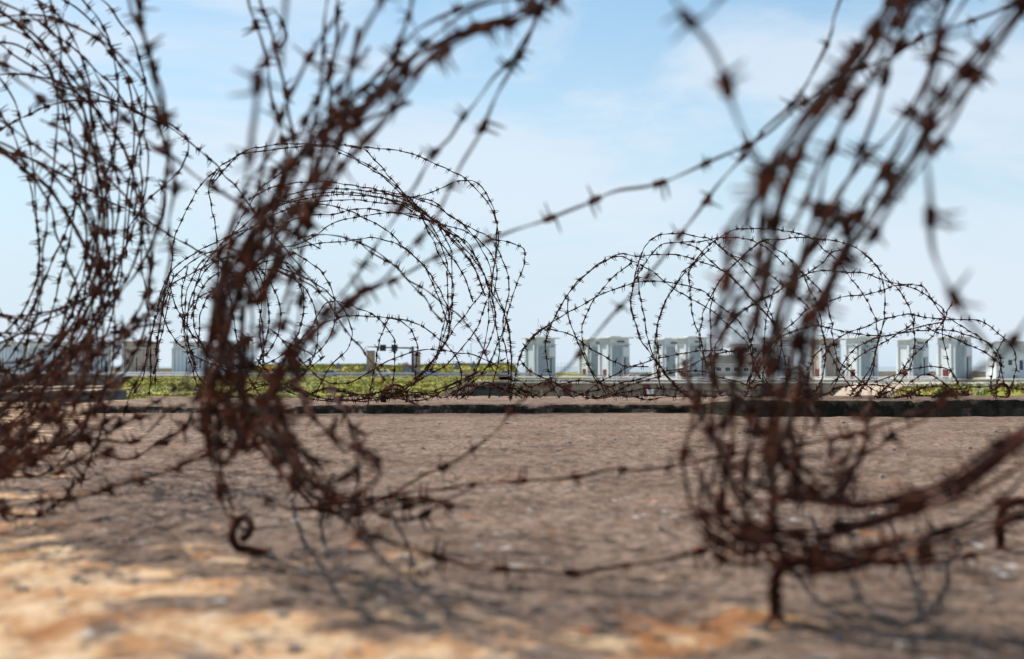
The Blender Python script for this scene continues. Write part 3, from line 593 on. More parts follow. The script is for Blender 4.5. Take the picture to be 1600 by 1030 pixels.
class Coil:
    def __init__(s, loc, label, cat='barbed wire', r=.0014, step=.011, barb=.075, sp=.016, mat_=None):
        s.e = empty('barbed_wire_coil', loc); tag(s.e, label, cat); s.loc = np.array(loc, float); s.barbs = []; s.r = r; s.step = step; s.bs = barb; s.sp = sp; s.m = mat_ or M_rust
    def strand3(s, pts, jig=1.0):
        pts = np.asarray(pts, float); C_, Ltot = catmull(pts, s.step); n = len(C_)
        sp = np.linspace(0, Ltot, n); k = rnd.random()*100
        for ax in range(3):
            C_[:, ax] += jig*(vnoise(sp/.05+k, sp*0+ax*7, 3)-.5)*.0075+jig*(vnoise(sp/.2+k, sp*0+ax*9, 5)-.5)*.012
        ok = C_[:, 1] > .3
        fz = floor_z(C_[:, 0], C_[:, 1])+.006; C_[:, 2] = np.where(C_[:, 2] < fz, fz, C_[:, 2])
        T, A, B = frames(C_); ph = sp/.0105*1.0*(.32)
        VV = []; FF = []; o_ = 0
        for q in (0, math.pi):
            off = (np.cos(ph+q)[:, None]*A+np.sin(ph+q)[:, None]*B)*s.r*.95
            V, Fs = tube_np(C_+off, s.r, 4 if s.r < .002 else 5, A, B); VV.append(V); FF.append(Fs+o_); o_ += len(V)
        V = np.vstack(VV)-s.loc; o = link('wire_strand', new_mesh('wire_strand', V, np.vstack(FF), rnd.choice((M_rust, M_rust, M_rust2, M_rust3)), True), s.e)
        d = rnd.uniform(.2, 1)*s.bs
        while d < Ltot:
            i = min(n-1, int(d/Ltot*(n-1))); s.barbs.append((C_[i].copy(), T[i].copy(), A[i].copy(), B[i].copy(), o)); d += s.bs*(rnd.uniform(.75, 1.25)+(1 if rnd.random() < .03 else 0))
        return o
    def px(s, pts, d0, d1=None, bulge=0., jig=1.0):
        """photo pixels with a distance running from d0 to d1 (and arched by bulge)"""
        d1 = d0 if d1 is None else d1; out_ = []
        L_ = [0]
        for a, b_ in zip(pts[:-1], pts[1:]): L_.append(L_[-1]+math.hypot(b_[0]-a[0], b_[1]-a[1]))
        for p, l in zip(pts, L_):
            t = l/L_[-1]; d = d0+(d1-d0)*t+bulge*math.sin(math.pi*t)
            q = P(p[0], p[1], d)
            for _ in range(12):
                z = float(floor_z(q[0], q[1])[0])+.010
                if q[2] >= z: break
                d *= .97 if d < 6.9 else .995; q = P(p[0], p[1], d)
            out_.append(q)
        return s.strand3(out_, jig)
    def bundle(s, pts, n, spread, d0, d1=None, bulge=0., dspread=.15):
        for k in range(n):
            a, f = rnd.uniform(0, 6.28), rnd.uniform(.004, .009); a2 = rnd.uniform(0, 6.28); off = rnd.uniform(-1, 1)*spread*.6; tw = rnd.uniform(-.5, .5)*spread; out_ = []; l = 0
            for i, p in enumerate(pts):
                if i: l += math.hypot(p[0]-pts[i-1][0], p[1]-pts[i-1][1])
                q0 = pts[max(i-1, 0)]; q1 = pts[min(i+1, len(pts)-1)]; tx, ty = q1[0]-q0[0], q1[1]-q0[1]; m_ = math.hypot(tx, ty)+1e-6
                s_ = off*1.25+math.sin(a+l*f)*spread*.5+tw*.6*math.sin(a2+l*f*2.1)
                out_.append((p[0]-ty/m_*s_, p[1]+tx/m_*s_))
            dd = rnd.uniform(-dspread, dspread); s.px(out_, d0+dd, (d0 if d1 is None else d1)+dd, bulge)
    def low(s, pts, n, spread=.003):
        """tight runs of wire held just over the roof: (px, py of the roof point they shade, height)"""
        for k in range(n):
            nb = len(s.barbs)
            o1, o2, ph = rnd.uniform(-1, 1)*spread, rnd.uniform(-1, 1)*spread, rnd.uniform(0, 6); out_ = []
            for i, (a, b_, h) in enumerate(pts):
                r = ray(a, b_); g = np.array([0, 0, EYE])+r*(-(EYE)/r[2]); t = h/sdir.z; w_ = math.sin(ph+i*1.3)
                out_.append(g+np.array([sdir.x*t+o1+w_*spread, sdir.y*t+o2, h+o2*.6+w_*spread*.7]))
            s.strand3(out_, .6); s.barbs = s.barbs[:nb]+s.barbs[nb::2]
    def finish(s, n_ind=100):
        vis = []
        for i, (c, T, A, B, o) in enumerate(s.barbs):
            d = c-np.array([0, 0, EYE]); yy = d[1]*cp+d[2]*sp_; zz = -d[1]*sp_+d[2]*cp
            if yy > .2:
                u = 800+d[0]/yy*F; v = 515-zz/yy*F
                if -5 < u < 1605 and -5 < v < 1035: vis.append((yy, i))
        vis.sort(); top = set(i for _, i in vis[:n_ind]); V = []; FF = []; o_ = 0
        for i, (c, T, A, B, o) in enumerate(s.barbs):
            a = rnd.uniform(0, 6.28); A2 = A*math.cos(a)+B*math.sin(a); B2 = np.cross(T, A2); R = np.stack([T, A2, B2], 1)*rnd.uniform(.78, 1.2)
            if i in top:
                me = rnd.choice(BARBS[s.sp]); ob = link('barb', me, o); M_ = Matrix([list(R[k])+[float(c[k]-s.loc[k])] for k in range(3)]+[[0, 0, 0, 1]]); ob.matrix_local = M_
            else:
                v, f = BARB_LO; V.append((v*s.sp/.016)@R.T+c-s.loc); FF.append(f+o_); o_ += len(v)
        if V: o = link('barb', new_mesh('barbs', np.vstack(V), np.vstack(FF), s.m), s.e); o['kind'] = 'stuff'
def barb_mesh(sp, seed, k=5, seg=5, turns=2.4):
    th = .115 if sp > .022 or k == 3 else .088
    r = random.Random(seed); V = []; FF = []; o_ = 0; wr = sp*th
    for w_ in range(2):        # two short wires, each wound round the strand with both ends sticking out
        a0 = r.uniform(0, 6.28); x0 = (w_-.5)*sp*.30; n = int(turns*8); pts = []
        e0 = a0+r.uniform(-.3, .3)
        pts.append((x0-sp*.18+r.uniform(-.1, .1)*sp, math.cos(e0-1.3)*sp*r.uniform(.95, 1.25), math.sin(e0-1.3)*sp*r.uniform(.95, 1.25)))
        for i in range(n+1):
            a = a0+turns*2*math.pi*i/n; R_ = sp*.155; pts.append((x0+(i/n-.5)*sp*.36, math.cos(a)*R_, math.sin(a)*R_))
        e1 = a0+turns*2*math.pi+1.45
        pts.append((x0+sp*.18+r.uniform(-.1, .1)*sp, math.cos(e1)*sp*r.uniform(.95, 1.25), math.sin(e1)*sp*r.uniform(.95, 1.25)))
        C_ = np.array(pts); T, A, B = frames(C_); v, f = tube_np(C_, wr, k, A, B)
        v = v.reshape(len(C_), k, 3); v[0] = C_[0]+(v[0]-C_[0])*.35; v[-1] = C_[-1]+(v[-1]-C_[-1])*.35
        V.append(v.reshape(-1, 3)); FF.append(f+o_); o_ += len(C_)*k
    return np.vstack(V), np.vstack(FF)
BARBS = {}
for sp in (.019, .0195, .024): BARBS[sp] = [new_mesh('barb', *barb_mesh(sp, i+3), M_rust if i % 3 else M_rust2, True) for i in range(6)]
BARB_LO = barb_mesh(.016, 2, 3, 3, 1.6)

# ---- coil A: far right, sharp
A = Coil(tuple(P(1190, 622, 7.6)), 'sharp rusty barbed wire coil of wide loops on the ledge in front of the towers', r=.0018, step=.013, barb=.060, sp=.024)
SA = [
 ([(800,612),(806,582),(813,555),(828,531),(847,516),(863,500),(873,480),(887,461),(902,440),(928,420),(954,404),(975,398),(998,401),(1021,398),(1042,398),(1068,401),(1096,408),(1125,421),(1146,436),(1166,459),(1186,480),(1204,503),(1217,529),(1226,555),(1230,588),(1222,620)],7.3,8.2),
 ([(854,529),(863,503),(875,482),(884,465),(908,436),(931,416),(957,403),(972,401),(989,408),(1004,417),(1021,427),(1036,439),(1053,451),(1077,465),(1096,477),(1119,491),(1146,515),(1163,532),(1175,556),(1186,573),(1200,600),(1208,621)],7.6,8.3),
 ([(887,463),(886,480),(887,497),(895,518),(902,532),(911,553),(917,567),(928,586),(940,605),(949,621)],7.5,7.3),
 ([(989,408),(972,422),(954,438),(940,454),(925,474),(915,494),(910,515),(910,535),(917,567),(931,593),(950,609),(969,621)],7.8,7.3),
 ([(813,563),(822,540),(845,516),(876,494),(899,481),(922,468),(943,459),(966,451),(989,443),(1016,439),(1036,439),(1062,444),(1080,449),(1100,457),(1109,465),(1125,477),(1146,493),(1163,515),(1175,538),(1178,561),(1175,588),(1163,620)],7.2,8.1),
 ([(813,563),(826,579),(855,593),(884,607),(914,617),(940,621)],7.2,7.5),
 ([(829,529),(845,516),(871,518),(899,529),(925,547),(946,560),(966,569),(985,574),(1018,564),(1048,557),(1077,551),(1100,548),(1125,547),(1146,550),(1165,560)],7.2,8.0),
 ([(855,515),(854,529),(852,550),(855,573),(863,599),(876,622)],7.25,7.5),
 ([(896,621),(934,608),(975,596),(1004,590),(1018,585),(1048,579),(1074,573),(1100,561),(1122,555),(1150,548)],7.4,8.0),
 ([(908,620),(940,596),(963,585),(983,574),(1013,573)],7.7,7.9),
 ([(975,621),(1015,617),(1048,618),(1100,619),(1140,618),(1190,621)],7.5,7.7),
 ([(940,620),(969,608),(1001,596),(1033,588),(1062,582),(1096,580),(1125,590),(1160,600),(1185,611)],7.7,8.1),
 ([(1001,532),(994,512),(988,491),(986,471),(989,448),(996,420),(1004,395),(1010,384),(1021,373),(1036,367),(1056,365),(1074,365),(1091,368),(1114,375),(1137,394),(1157,404),(1181,417),(1216,440),(1245,465),(1268,486),(1281,509),(1287,529),(1291,550),(1288,573),(1283,596),(1268,622)],7.4,8.2),
 ([(986,474),(989,448),(998,427),(1008,413),(1021,397),(1033,385),(1050,379),(1071,378),(1100,376),(1117,372),(1137,371),(1157,371),(1178,375),(1192,383),(1210,398),(1226,415)],7.6,8.0),
 ([(1033,602),(1028,575),(1028,550),(1026,526),(1029,505),(1035,483),(1044,462),(1055,445),(1068,424),(1084,410),(1099,392),(1117,376),(1134,366),(1151,359),(1172,358),(1189,357),(1216,358),(1233,361),(1251,366),(1271,375),(1287,388),(1300,398),(1317,416),(1335,440),(1348,459),(1358,477),(1367,497),(1371,521),(1370,544),(1363,570),(1347,596),(1326,621)],7.3,8.3),
 ([(1128,620),(1112,580),(1109,541),(1109,515),(1110,491),(1114,465),(1119,448),(1131,430),(1146,413),(1159,403),(1172,390),(1186,378),(1204,375),(1221,375),(1242,373),(1262,372),(1280,374),(1300,376),(1329,385),(1347,394),(1363,407),(1376,424),(1382,448),(1383,471),(1380,503),(1374,526),(1368,550),(1366,573),(1355,596),(1338,620)],7.5,8.1),
 ([(1105,579),(1096,544),(1093,521),(1096,503),(1100,486),(1108,468),(1118,449),(1134,427),(1157,404),(1181,383),(1200,372)],7.7,7.9),
 ([(1084,410),(1077,425),(1077,448),(1080,474),(1084,497),(1092,521),(1096,544),(1102,567),(1111,588),(1128,620)],7.9,7.4),
 ([(1004,395),(998,410),(998,436),(1000,462),(1004,486),(1008,509),(1013,526),(1017,544),(1024,561),(1042,585),(1059,605),(1077,621)],7.5,7.2),
 ([(986,471),(988,491),(994,512),(1001,532),(1016,553),(1030,573),(1048,596),(1065,614),(1072,621)],7.4,7.2),
 ([(1110,385),(1097,398),(1080,414),(1065,430),(1053,449),(1042,465),(1033,489),(1027,512),(1027,538),(1029,561),(1033,602),(1045,621)],7.9,7.5),
 ([(1060,378),(1084,384),(1096,392),(1111,407),(1125,419),(1146,438),(1163,454),(1181,474),(1201,494),(1213,512),(1222,540),(1215,575)],8.0,7.6),
 ([(1117,376),(1137,394),(1154,410),(1169,427),(1184,449),(1198,477),(1210,503),(1217,526),(1204,550),(1195,573),(1192,593),(1200,620)],7.6,8.0),
 ([(1190,372),(1216,390),(1233,404),(1248,419),(1262,445),(1274,468),(1281,494),(1287,526),(1300,556),(1318,590),(1345,620)],8.0,7.4),
 ([(1233,404),(1251,424),(1268,439),(1283,457),(1294,480),(1300,503),(1303,538),(1312,567),(1335,588),(1360,606),(1385,620)],7.9,7.3),
 ([(1117,600),(1117,544),(1122,532),(1134,512),(1146,502),(1157,489),(1175,476),(1189,467),(1210,457),(1233,442),(1251,433),(1268,426),(1283,424),(1300,424),(1323,424),(1344,424),(1364,430),(1387,438),(1408,443),(1428,443),(1443,448),(1451,459),(1459,471),(1472,483),(1476,494),(1472,509),(1472,526),(1478,550),(1486,579),(1504,611),(1512,622)],7.4,8.2),
 ([(1165,600),(1180,570),(1200,545),(1217,526),(1230,512),(1248,497),(1262,483),(1285,474),(1300,470),(1317,465),(1335,461),(1358,458),(1382,451),(1396,446),(1411,445),(1428,452),(1443,459),(1457,471),(1472,489),(1489,500),(1510,515),(1530,529),(1548,544),(1556,556),(1565,580),(1570,612)],7.3,8.0),
 ([(1347,394),(1370,416),(1387,435),(1402,451),(1414,468),(1424,489),(1428,509),(1430,529),(1427,556),(1417,579),(1393,608),(1370,621)],8.1,7.4),
 ([(1180,560),(1195,545),(1217,526),(1233,519),(1248,513),(1265,510),(1280,509),(1303,514),(1323,518),(1350,523),(1370,525),(1396,523),(1422,518),(1446,516),(1466,515),(1486,516),(1510,521),(1530,528),(1551,541),(1562,561),(1562,590),(1553,620)],7.4,7.9),
 ([(1285,560),(1306,532),(1332,518),(1355,509),(1376,500),(1396,496),(1417,491),(1431,493),(1451,496),(1475,499),(1492,499),(1510,499),(1524,500),(1542,505),(1556,516),(1571,531),(1583,544),(1587,567),(1583,596),(1571,617)],7.3,8.1),
 ([(1489,470),(1475,499),(1466,515),(1446,538),(1428,556),(1408,582),(1382,605),(1364,622)],7.9,7.2),
 ([(1440,508),(1463,521),(1486,528),(1517,541),(1549,558),(1570,575)],7.7,7.5),
 ([(1305,600),(1315,573),(1332,550),(1347,538),(1373,526),(1399,521),(1440,511),(1470,505)],7.7,7.9),
 ([(1300,602),(1320,582),(1338,561),(1358,547),(1382,534),(1399,523),(1424,505),(1428,492)],7.5,7.8),
 ([(1367,596),(1387,590),(1408,583),(1428,576),(1446,574),(1463,573),(1486,580),(1500,600)],7.6,7.5),
 ([(1420,600),(1440,585),(1454,585),(1472,596),(1486,608),(1492,621)],7.5,7.3),
 ([(1310,538),(1300,541),(1285,544),(1271,556),(1265,573),(1253,588),(1250,599),(1262,611),(1283,621)],7.5,7.2),
 ([(1181,474),(1181,503),(1178,521),(1172,550),(1178,575),(1195,600)],7.9,7.5),
 ([(1222,440),(1210,457),(1204,477),(1198,497),(1195,526),(1192,560),(1180,590),(1165,618)],7.9,7.5),
 ([(1134,515),(1150,497),(1175,478),(1216,455),(1242,439),(1262,427),(1285,410),(1300,395),(1318,388)],7.5,8.0),
 ([(1571,531),(1560,548),(1552,575),(1548,600),(1556,621)],7.6,7.3),
]
for p, a, b_ in SA: A.px(p, a+.25, b_+.25, 0.0)
for k in range(7):
    x = rnd.uniform(800, 1500); w_ = rnd.uniform(90, 210); y0 = rnd.uniform(596, 618)
    A.px([(x, 621), (x+w_*.25, y0+5), (x+w_*.5, y0), (x+w_*.8, y0+8), (x+w_, 621)], rnd.uniform(7.5, 7.9), rnd.uniform(7.9, 8.4))
for k in range(5):
    x = rnd.uniform(740, 850); A.px([(x-40, 622), (x-15, 598+rnd.uniform(-8, 8)), (x+10, 605), (x+40, 600+rnd.uniform(-4, 10)), (x+75, 620)], 7.2, 7.6)
A.finish()
# ---- coil B: far left, sharp
B = Coil(tuple(P(520, 624, 7.5)), 'sharp rusty barbed wire coil with tall round loops on the ledge by the grass field', r=.0018, step=.013, barb=.060, sp=.024)
SB = [
 ([(240,560),(255,470),(268,410),(271,381),(275,363),(288,331),(302,308),(319,284),(337,267),(348,255),(366,244),(389,233),(421,228),(450,226),(476,226),(511,229),(540,226),(569,229),(607,233),(639,239),(668,251),(697,263),(726,279),(750,302),(767,325),(774,346),(777,372),(776,392),(770,427),(764,462),(763,501),(757,545),(743,580),(715,612),(690,622)],7.1,7.9),
 ([(345,262),(330,290),(366,246),(390,237),(440,231),(490,227),(520,232),(545,241),(560,250),(578,260),(598,274),(619,290),(639,311),(657,331),(668,357),(680,381),(690,407),(700,424),(707,448),(706,477),(705,500),(702,510),(695,536),(679,559),(661,583),(629,612),(600,624)],7.3,7.7),
 ([(600,300),(636,308),(665,302),(686,295),(706,286),(726,282),(744,286),(758,299),(770,325),(776,346),(776,375),(773,404),(767,439),(770,474),(775,516),(781,551),(770,600),(765,622)],7.4,7.1),
 ([(570,298),(639,309),(665,312),(683,321),(700,337),(726,351),(750,363),(770,375),(788,378),(805,382),(818,389),(820,404),(815,427),(808,448),(799,471),(792,495),(786,527),(789,545),(795,588),(798,625)],7.7,7.1),
 ([(770,378),(779,395),(789,416),(795,445),(793,471),(788,491),(786,516),(781,533),(766,565),(740,595),(700,618)],7.4,7.3),
 ([(540,228),(569,232),(584,247),(598,261),(616,284),(633,305),(651,322),(668,337),(689,351),(709,369),(726,389),(744,410),(756,427),(767,450),(779,471),(788,491),(798,545),(798,574),(797,626)],7.6,7.2),
 ([(530,240),(560,252),(600,278),(657,331),(677,357),(691,386),(699,416),(699,448),(700,480),(690,527),(684,556),(670,574),(644,600),(610,622)],7.8,7.4),
 ([(640,316),(680,346),(697,372),(706,392),(707,421),(706,462),(703,491),(690,540),(672,580)],7.5,7.3),
 ([(236,600),(238,513),(251,463),(269,423),(300,397),(336,379),(372,361),(408,330),(443,307),(479,296),(524,293),(559,296),(600,300),(635,307),(667,316),(693,330),(725,352),(747,379),(765,414),(774,455),(787,490),(796,531),(798,593),(796,624)],7.2,7.6),
 ([(244,610),(247,539),(256,468),(278,428),(309,403),(345,388),(385,361),(421,338),(461,323),(506,314),(551,312),(595,316),(631,321),(662,334),(693,352),(720,374),(743,401),(760,437),(774,486),(769,522),(756,553),(740,580)],7.4,7.8),
 ([(330,470),(367,414),(408,379),(443,352),(479,338),(524,334),(559,325),(604,330),(640,338),(671,347),(702,365),(729,379),(748,412),(762,450),(770,500)],7.3,7.6),
 ([(350,450),(399,410),(434,388),(470,379),(520,350),(560,338),(610,332),(650,338),(700,352),(730,362),(760,385),(775,420),(772,460)],7.6,7.9),
 ([(460,390),(500,380),(540,378),(575,372),(601,375),(627,383),(648,401),(662,416),(674,439),(686,468),(694,491),(700,520),(696,533)],7.6,7.3),
 ([(430,315),(480,318),(510,322),(540,328),(569,340),(590,350),(610,363),(627,381),(645,398),(665,418),(680,442),(691,459),(699,480),(704,520)],7.5,7.2),
 ([(430,412),(452,422),(484,437),(508,454),(525,470),(540,487),(547,507),(550,521),(546,536),(540,548),(525,562),(508,586),(496,612)],7.3,7.3),
 ([(425,600),(440,565),(458,542),(484,516),(508,504),(534,495),(560,492),(586,494),(616,498),(648,505),(668,516),(691,533),(711,556),(721,591),(712,622)],7.4,7.2),
 ([(525,470),(511,472),(499,489),(484,516),(470,533),(452,556),(430,590)],7.5,7.2),
 ([(525,470),(554,478),(586,492),(601,507),(616,533),(617,556),(616,583),(610,620)],7.4,7.2),
 ([(640,502),(610,498),(601,513),(594,533),(589,556),(581,594),(575,641)],7.3,6.9),
 ([(616,498),(627,501),(642,516),(653,539),(653,556),(648,600)],7.3,7.2),
 ([(417,510),(438,527),(461,551),(482,574),(508,594),(522,600),(546,600),(575,583),(604,565),(638,551),(661,546),(693,546),(717,551),(737,553),(763,564),(780,575)],7.1,7.3),
 ([(440,530),(458,542),(476,549),(491,556)],7.2,7.1),
 ([(759,446),(749,463),(728,492),(708,516),(696,533),(660,585),(625,610),(590,622)],7.5,7.2),
 ([(766,457),(746,510),(728,536),(717,551),(693,574),(658,594),(629,615),(600,622)],7.4,7.2),
 ([(696,533),(670,570),(640,596),(615,612),(590,620)],7.3,7.2),
 ([(337,270),(328,290),(329,317),(335,354),(339,381),(342,421),(341,462),(345,510),(352,560)],7.3,7.4),
 ([(470,250),(441,267),(409,293),(389,322),(369,354),(360,381),(352,420)],7.5,7.4),
 ([(450,250),(447,258),(437,293),(427,343),(421,389),(409,462),(405,510),(410,560)],7.4,7.5),
 ([(258,480),(267,450),(278,439),(316,418),(348,404),(380,398),(420,400)],7.3,7.5),
 ([(283,520),(290,491),(310,465),(334,453),(360,446),(395,450)],7.2,7.5),
 ([(265,440),(272,468),(281,488),(291,508),(314,535),(340,565),(370,600),(395,622)],7.3,7.1),
 ([(286,490),(288,510),(292,542),(301,573),(307,596),(317,621)],7.4,7.2),
 ([(268,420),(250,470),(238,520),(228,560),(222,590),(208,616)],7.3,7.3),
 ([(270,430),(262,480),(248,540),(240,580),(232,618)],7.5,7.4),
 ([(345,400),(355,440),(362,480),(370,530),(385,580),(410,620)],7.3,7.2),
 ([(420,575),(450,600),(500,622),(560,628),(620,622),(690,612),(740,590)],7.2,7.6),
 ([(410,590),(458,615),(487,624),(522,627),(560,625),(604,622),(648,624),(677,618),(700,603),(745,585)],7.3,7.5),
 ([(400,560),(440,600),(490,620),(540,625),(600,620),(660,615),(712,600),(760,582)],7.5,7.7),
 ([(640,622),(680,610),(720,592),(760,575),(790,560)],7.3,7.4),
]
for p, a, b_ in SB: B.px(p, a+.5, b_+.4, 0.0)
for k in range(9):      # the crushed part of the coil, behind the nearer tangle
    cx, cy = rnd.uniform(350, 440), rnd.uniform(470, 530); rx, ry = rnd.uniform(50, 120), rnd.uniform(70, 125); a0 = rnd.uniform(0, 6.28); t0 = rnd.uniform(-.4, .4)
    B.px([(cx+rx*math.cos(a0+q*.6)*math.cos(t0)-ry*math.sin(a0+q*.6)*math.sin(t0), min(620, cy+ry*math.sin(a0+q*.6)*math.cos(t0)+rx*math.cos(a0+q*.6)*math.sin(t0))) for q in range(9)], rnd.uniform(7.1, 7.4), rnd.uniform(7.5, 7.9))
for k in range(4):
    x = rnd.uniform(400, 640); w_ = rnd.uniform(100, 190)
    B.px([(x, 622), (x+w_*.3, 620-rnd.uniform(2, 14)), (x+w_*.6, 618-rnd.uniform(0, 10)), (x+w_, 622)], 7.2, 7.6)
for k in range(3): B.bundle([(395,330),(440,310),(500,300),(560,300),(620,308),(670,330),(710,365),(745,410),(765,460)], 1, 26, 7.6, 7.4)
B.finish()
# ---- coil C: left edge, middle distance
C = Coil(tuple(P(60, 700, 3.0)), 'dense dark barbed wire coil filling the left edge, its many arcs bulging to the right', r=.0013, step=.010, barb=.062, sp=.019)
SC = [
 ([(30,-60),(58,0),(73,23),(84,52),(102,64),(125,82),(146,102),(166,125),(183,146),(201,175),(216,216),(221,250),(224,291),(221,330),(218,366),(218,419),(227,466),(233,512),(228,560),(205,610),(190,650)],3.3,3.6),
 ([(-60,118),(0,115),(26,117),(58,121),(87,128),(117,137),(146,146),(175,157),(204,169),(224,179),(253,192),(274,204),(291,221),(294,239),(285,259),(268,275),(245,297),(230,311),(216,334),(205,360),(200,400)],3.6,4.2),
 ([(-40,225),(0,207),(29,189),(50,181),(73,170),(102,162),(131,159),(160,160),(186,165),(216,176),(248,189),(271,202),(305,227),(345,267),(385,316),(399,334),(430,370),(470,420),(500,460)],3.4,4.6),
 ([(-40,232),(0,237),(29,245),(58,253),(96,271),(117,280),(131,291),(163,311),(198,326),(218,334),(248,355),(277,372),(300,384),(335,410),(370,450)],3.5,4.3),
 ([(540,370),(560,376),(578,389),(598,401),(622,418),(642,439),(654,453),(668,471),(680,491),(690,505)],4.6,4.4),
 ([(460,372),(500,366),(540,372),(570,384),(600,402),(640,436),(675,458),(703,480),(726,500),(751,536),(766,565),(772,580)],4.8,4.6),
 ([(430,420),(470,440),(500,460),(530,500),(560,540),(600,590),(625,620),(655,636)],4.4,4.0),
]
for p, a, b_ in SC: C.px(p, a, b_, 0.0)
def arcs(coil, n, cx, cy, rx, ry, d, a0, a1, dr, rj=.12):
    for k in range(n):
        x0 = rnd.uniform(*cx); y0 = rnd.uniform(*cy); f_ = rnd.uniform(*rx); g_ = rnd.uniform(*ry); dd = rnd.uniform(*d); aa, ab = a0+rnd.uniform(-.15, .15), a1+rnd.uniform(-.15, .15); m_ = 14; ph = rnd.uniform(0, 6)
        pts = []
        for q in range(m_+1):
            t = aa+(ab-aa)*q/m_; w_ = 1+rj*math.sin(ph+q*.55)*.35
            pts.append((x0+f_*w_*math.cos(t), y0+g_*w_*math.sin(t)))
        coil.px(pts, dd-dr, dd+dr)
arcs(C, 6, (-70, 0), (270, 340), (170, 245), (220, 310), (2.8, 3.7), -1.7, 1.8, .25, .5)
arcs(C, 4, (-140, -20), (230, 350), (210, 310), (250, 350), (2.7, 3.4), -1.6, 1.5, .25, .5)
arcs(C, 5, (-90, 20), (320, 410), (110, 200), (150, 250), (2.8, 3.5), -1.9, 1.9, .25, .5)
arcs(C, 3, (-60, 30), (300, 390), (170, 230), (280, 350), (2.7, 3.2), -.8, 1.9, .2, .5)
arcs(C, 4, (-30, 70), (400, 490), (110, 190), (180, 300), (2.5, 3.1), -1.2, 2.2, .2, .5)
for k in range(9):
    y0 = rnd.uniform(560, 720); x1 = rnd.uniform(120, 300)
    C.px([(-60, y0+rnd.uniform(40, 120)), (20, y0+rnd.uniform(10, 60)), (x1*.6, y0-rnd.uniform(10, 60)), (x1, y0-rnd.uniform(60, 160))], rnd.uniform(1.9, 2.4), rnd.uniform(2.3, 2.9))
for k in range(7):
    x = rnd.uniform(-20, 120); y = rnd.uniform(620, 760); C.px([(x-60, y+20), (x, y-10-rnd.uniform(0, 30)), (x+50, y+rnd.uniform(-40, 20)), (x+110, y-rnd.uniform(-30, 60)), (x+150, y-rnd.uniform(0, 90))], rnd.uniform(1.9, 2.6))
C.bundle([(-40,0),(20,30),(70,70),(115,130),(150,200),(180,280),(195,370),(185,450),(150,530),(100,590),(40,630)], 4, 34, 3.0, 3.2)
C.bundle([(-40,215),(30,262),(75,305),(108,360),(130,405),(148,445),(138,490),(108,540),(60,580),(0,610),(-50,640)], 4, 26, 2.9, 3.1)
C.px([(-40,830),(0,800),(60,790),(150,770),(230,745),(300,722),(345,700),(400,690)], 1.9, 2.4); C.px([(-20,560),(60,610),(120,660),(150,700),(200,720),(250,690),(285,668),(300,640)], 2.6, 2.9)
for k in range(9):
    y = rnd.uniform(690, 800); x = rnd.uniform(-60, 40); C.px([(x-40, y+rnd.uniform(-20, 30)), (x+20, y-rnd.uniform(0, 40)), (x+70, y-rnd.uniform(40, 90)), (x+110, y-rnd.uniform(70, 130)), (x+120+rnd.uniform(0, 40), y-rnd.uniform(150, 200))], rnd.uniform(1.7, 2.1), rnd.uniform(2.0, 2.5))
C.finish()
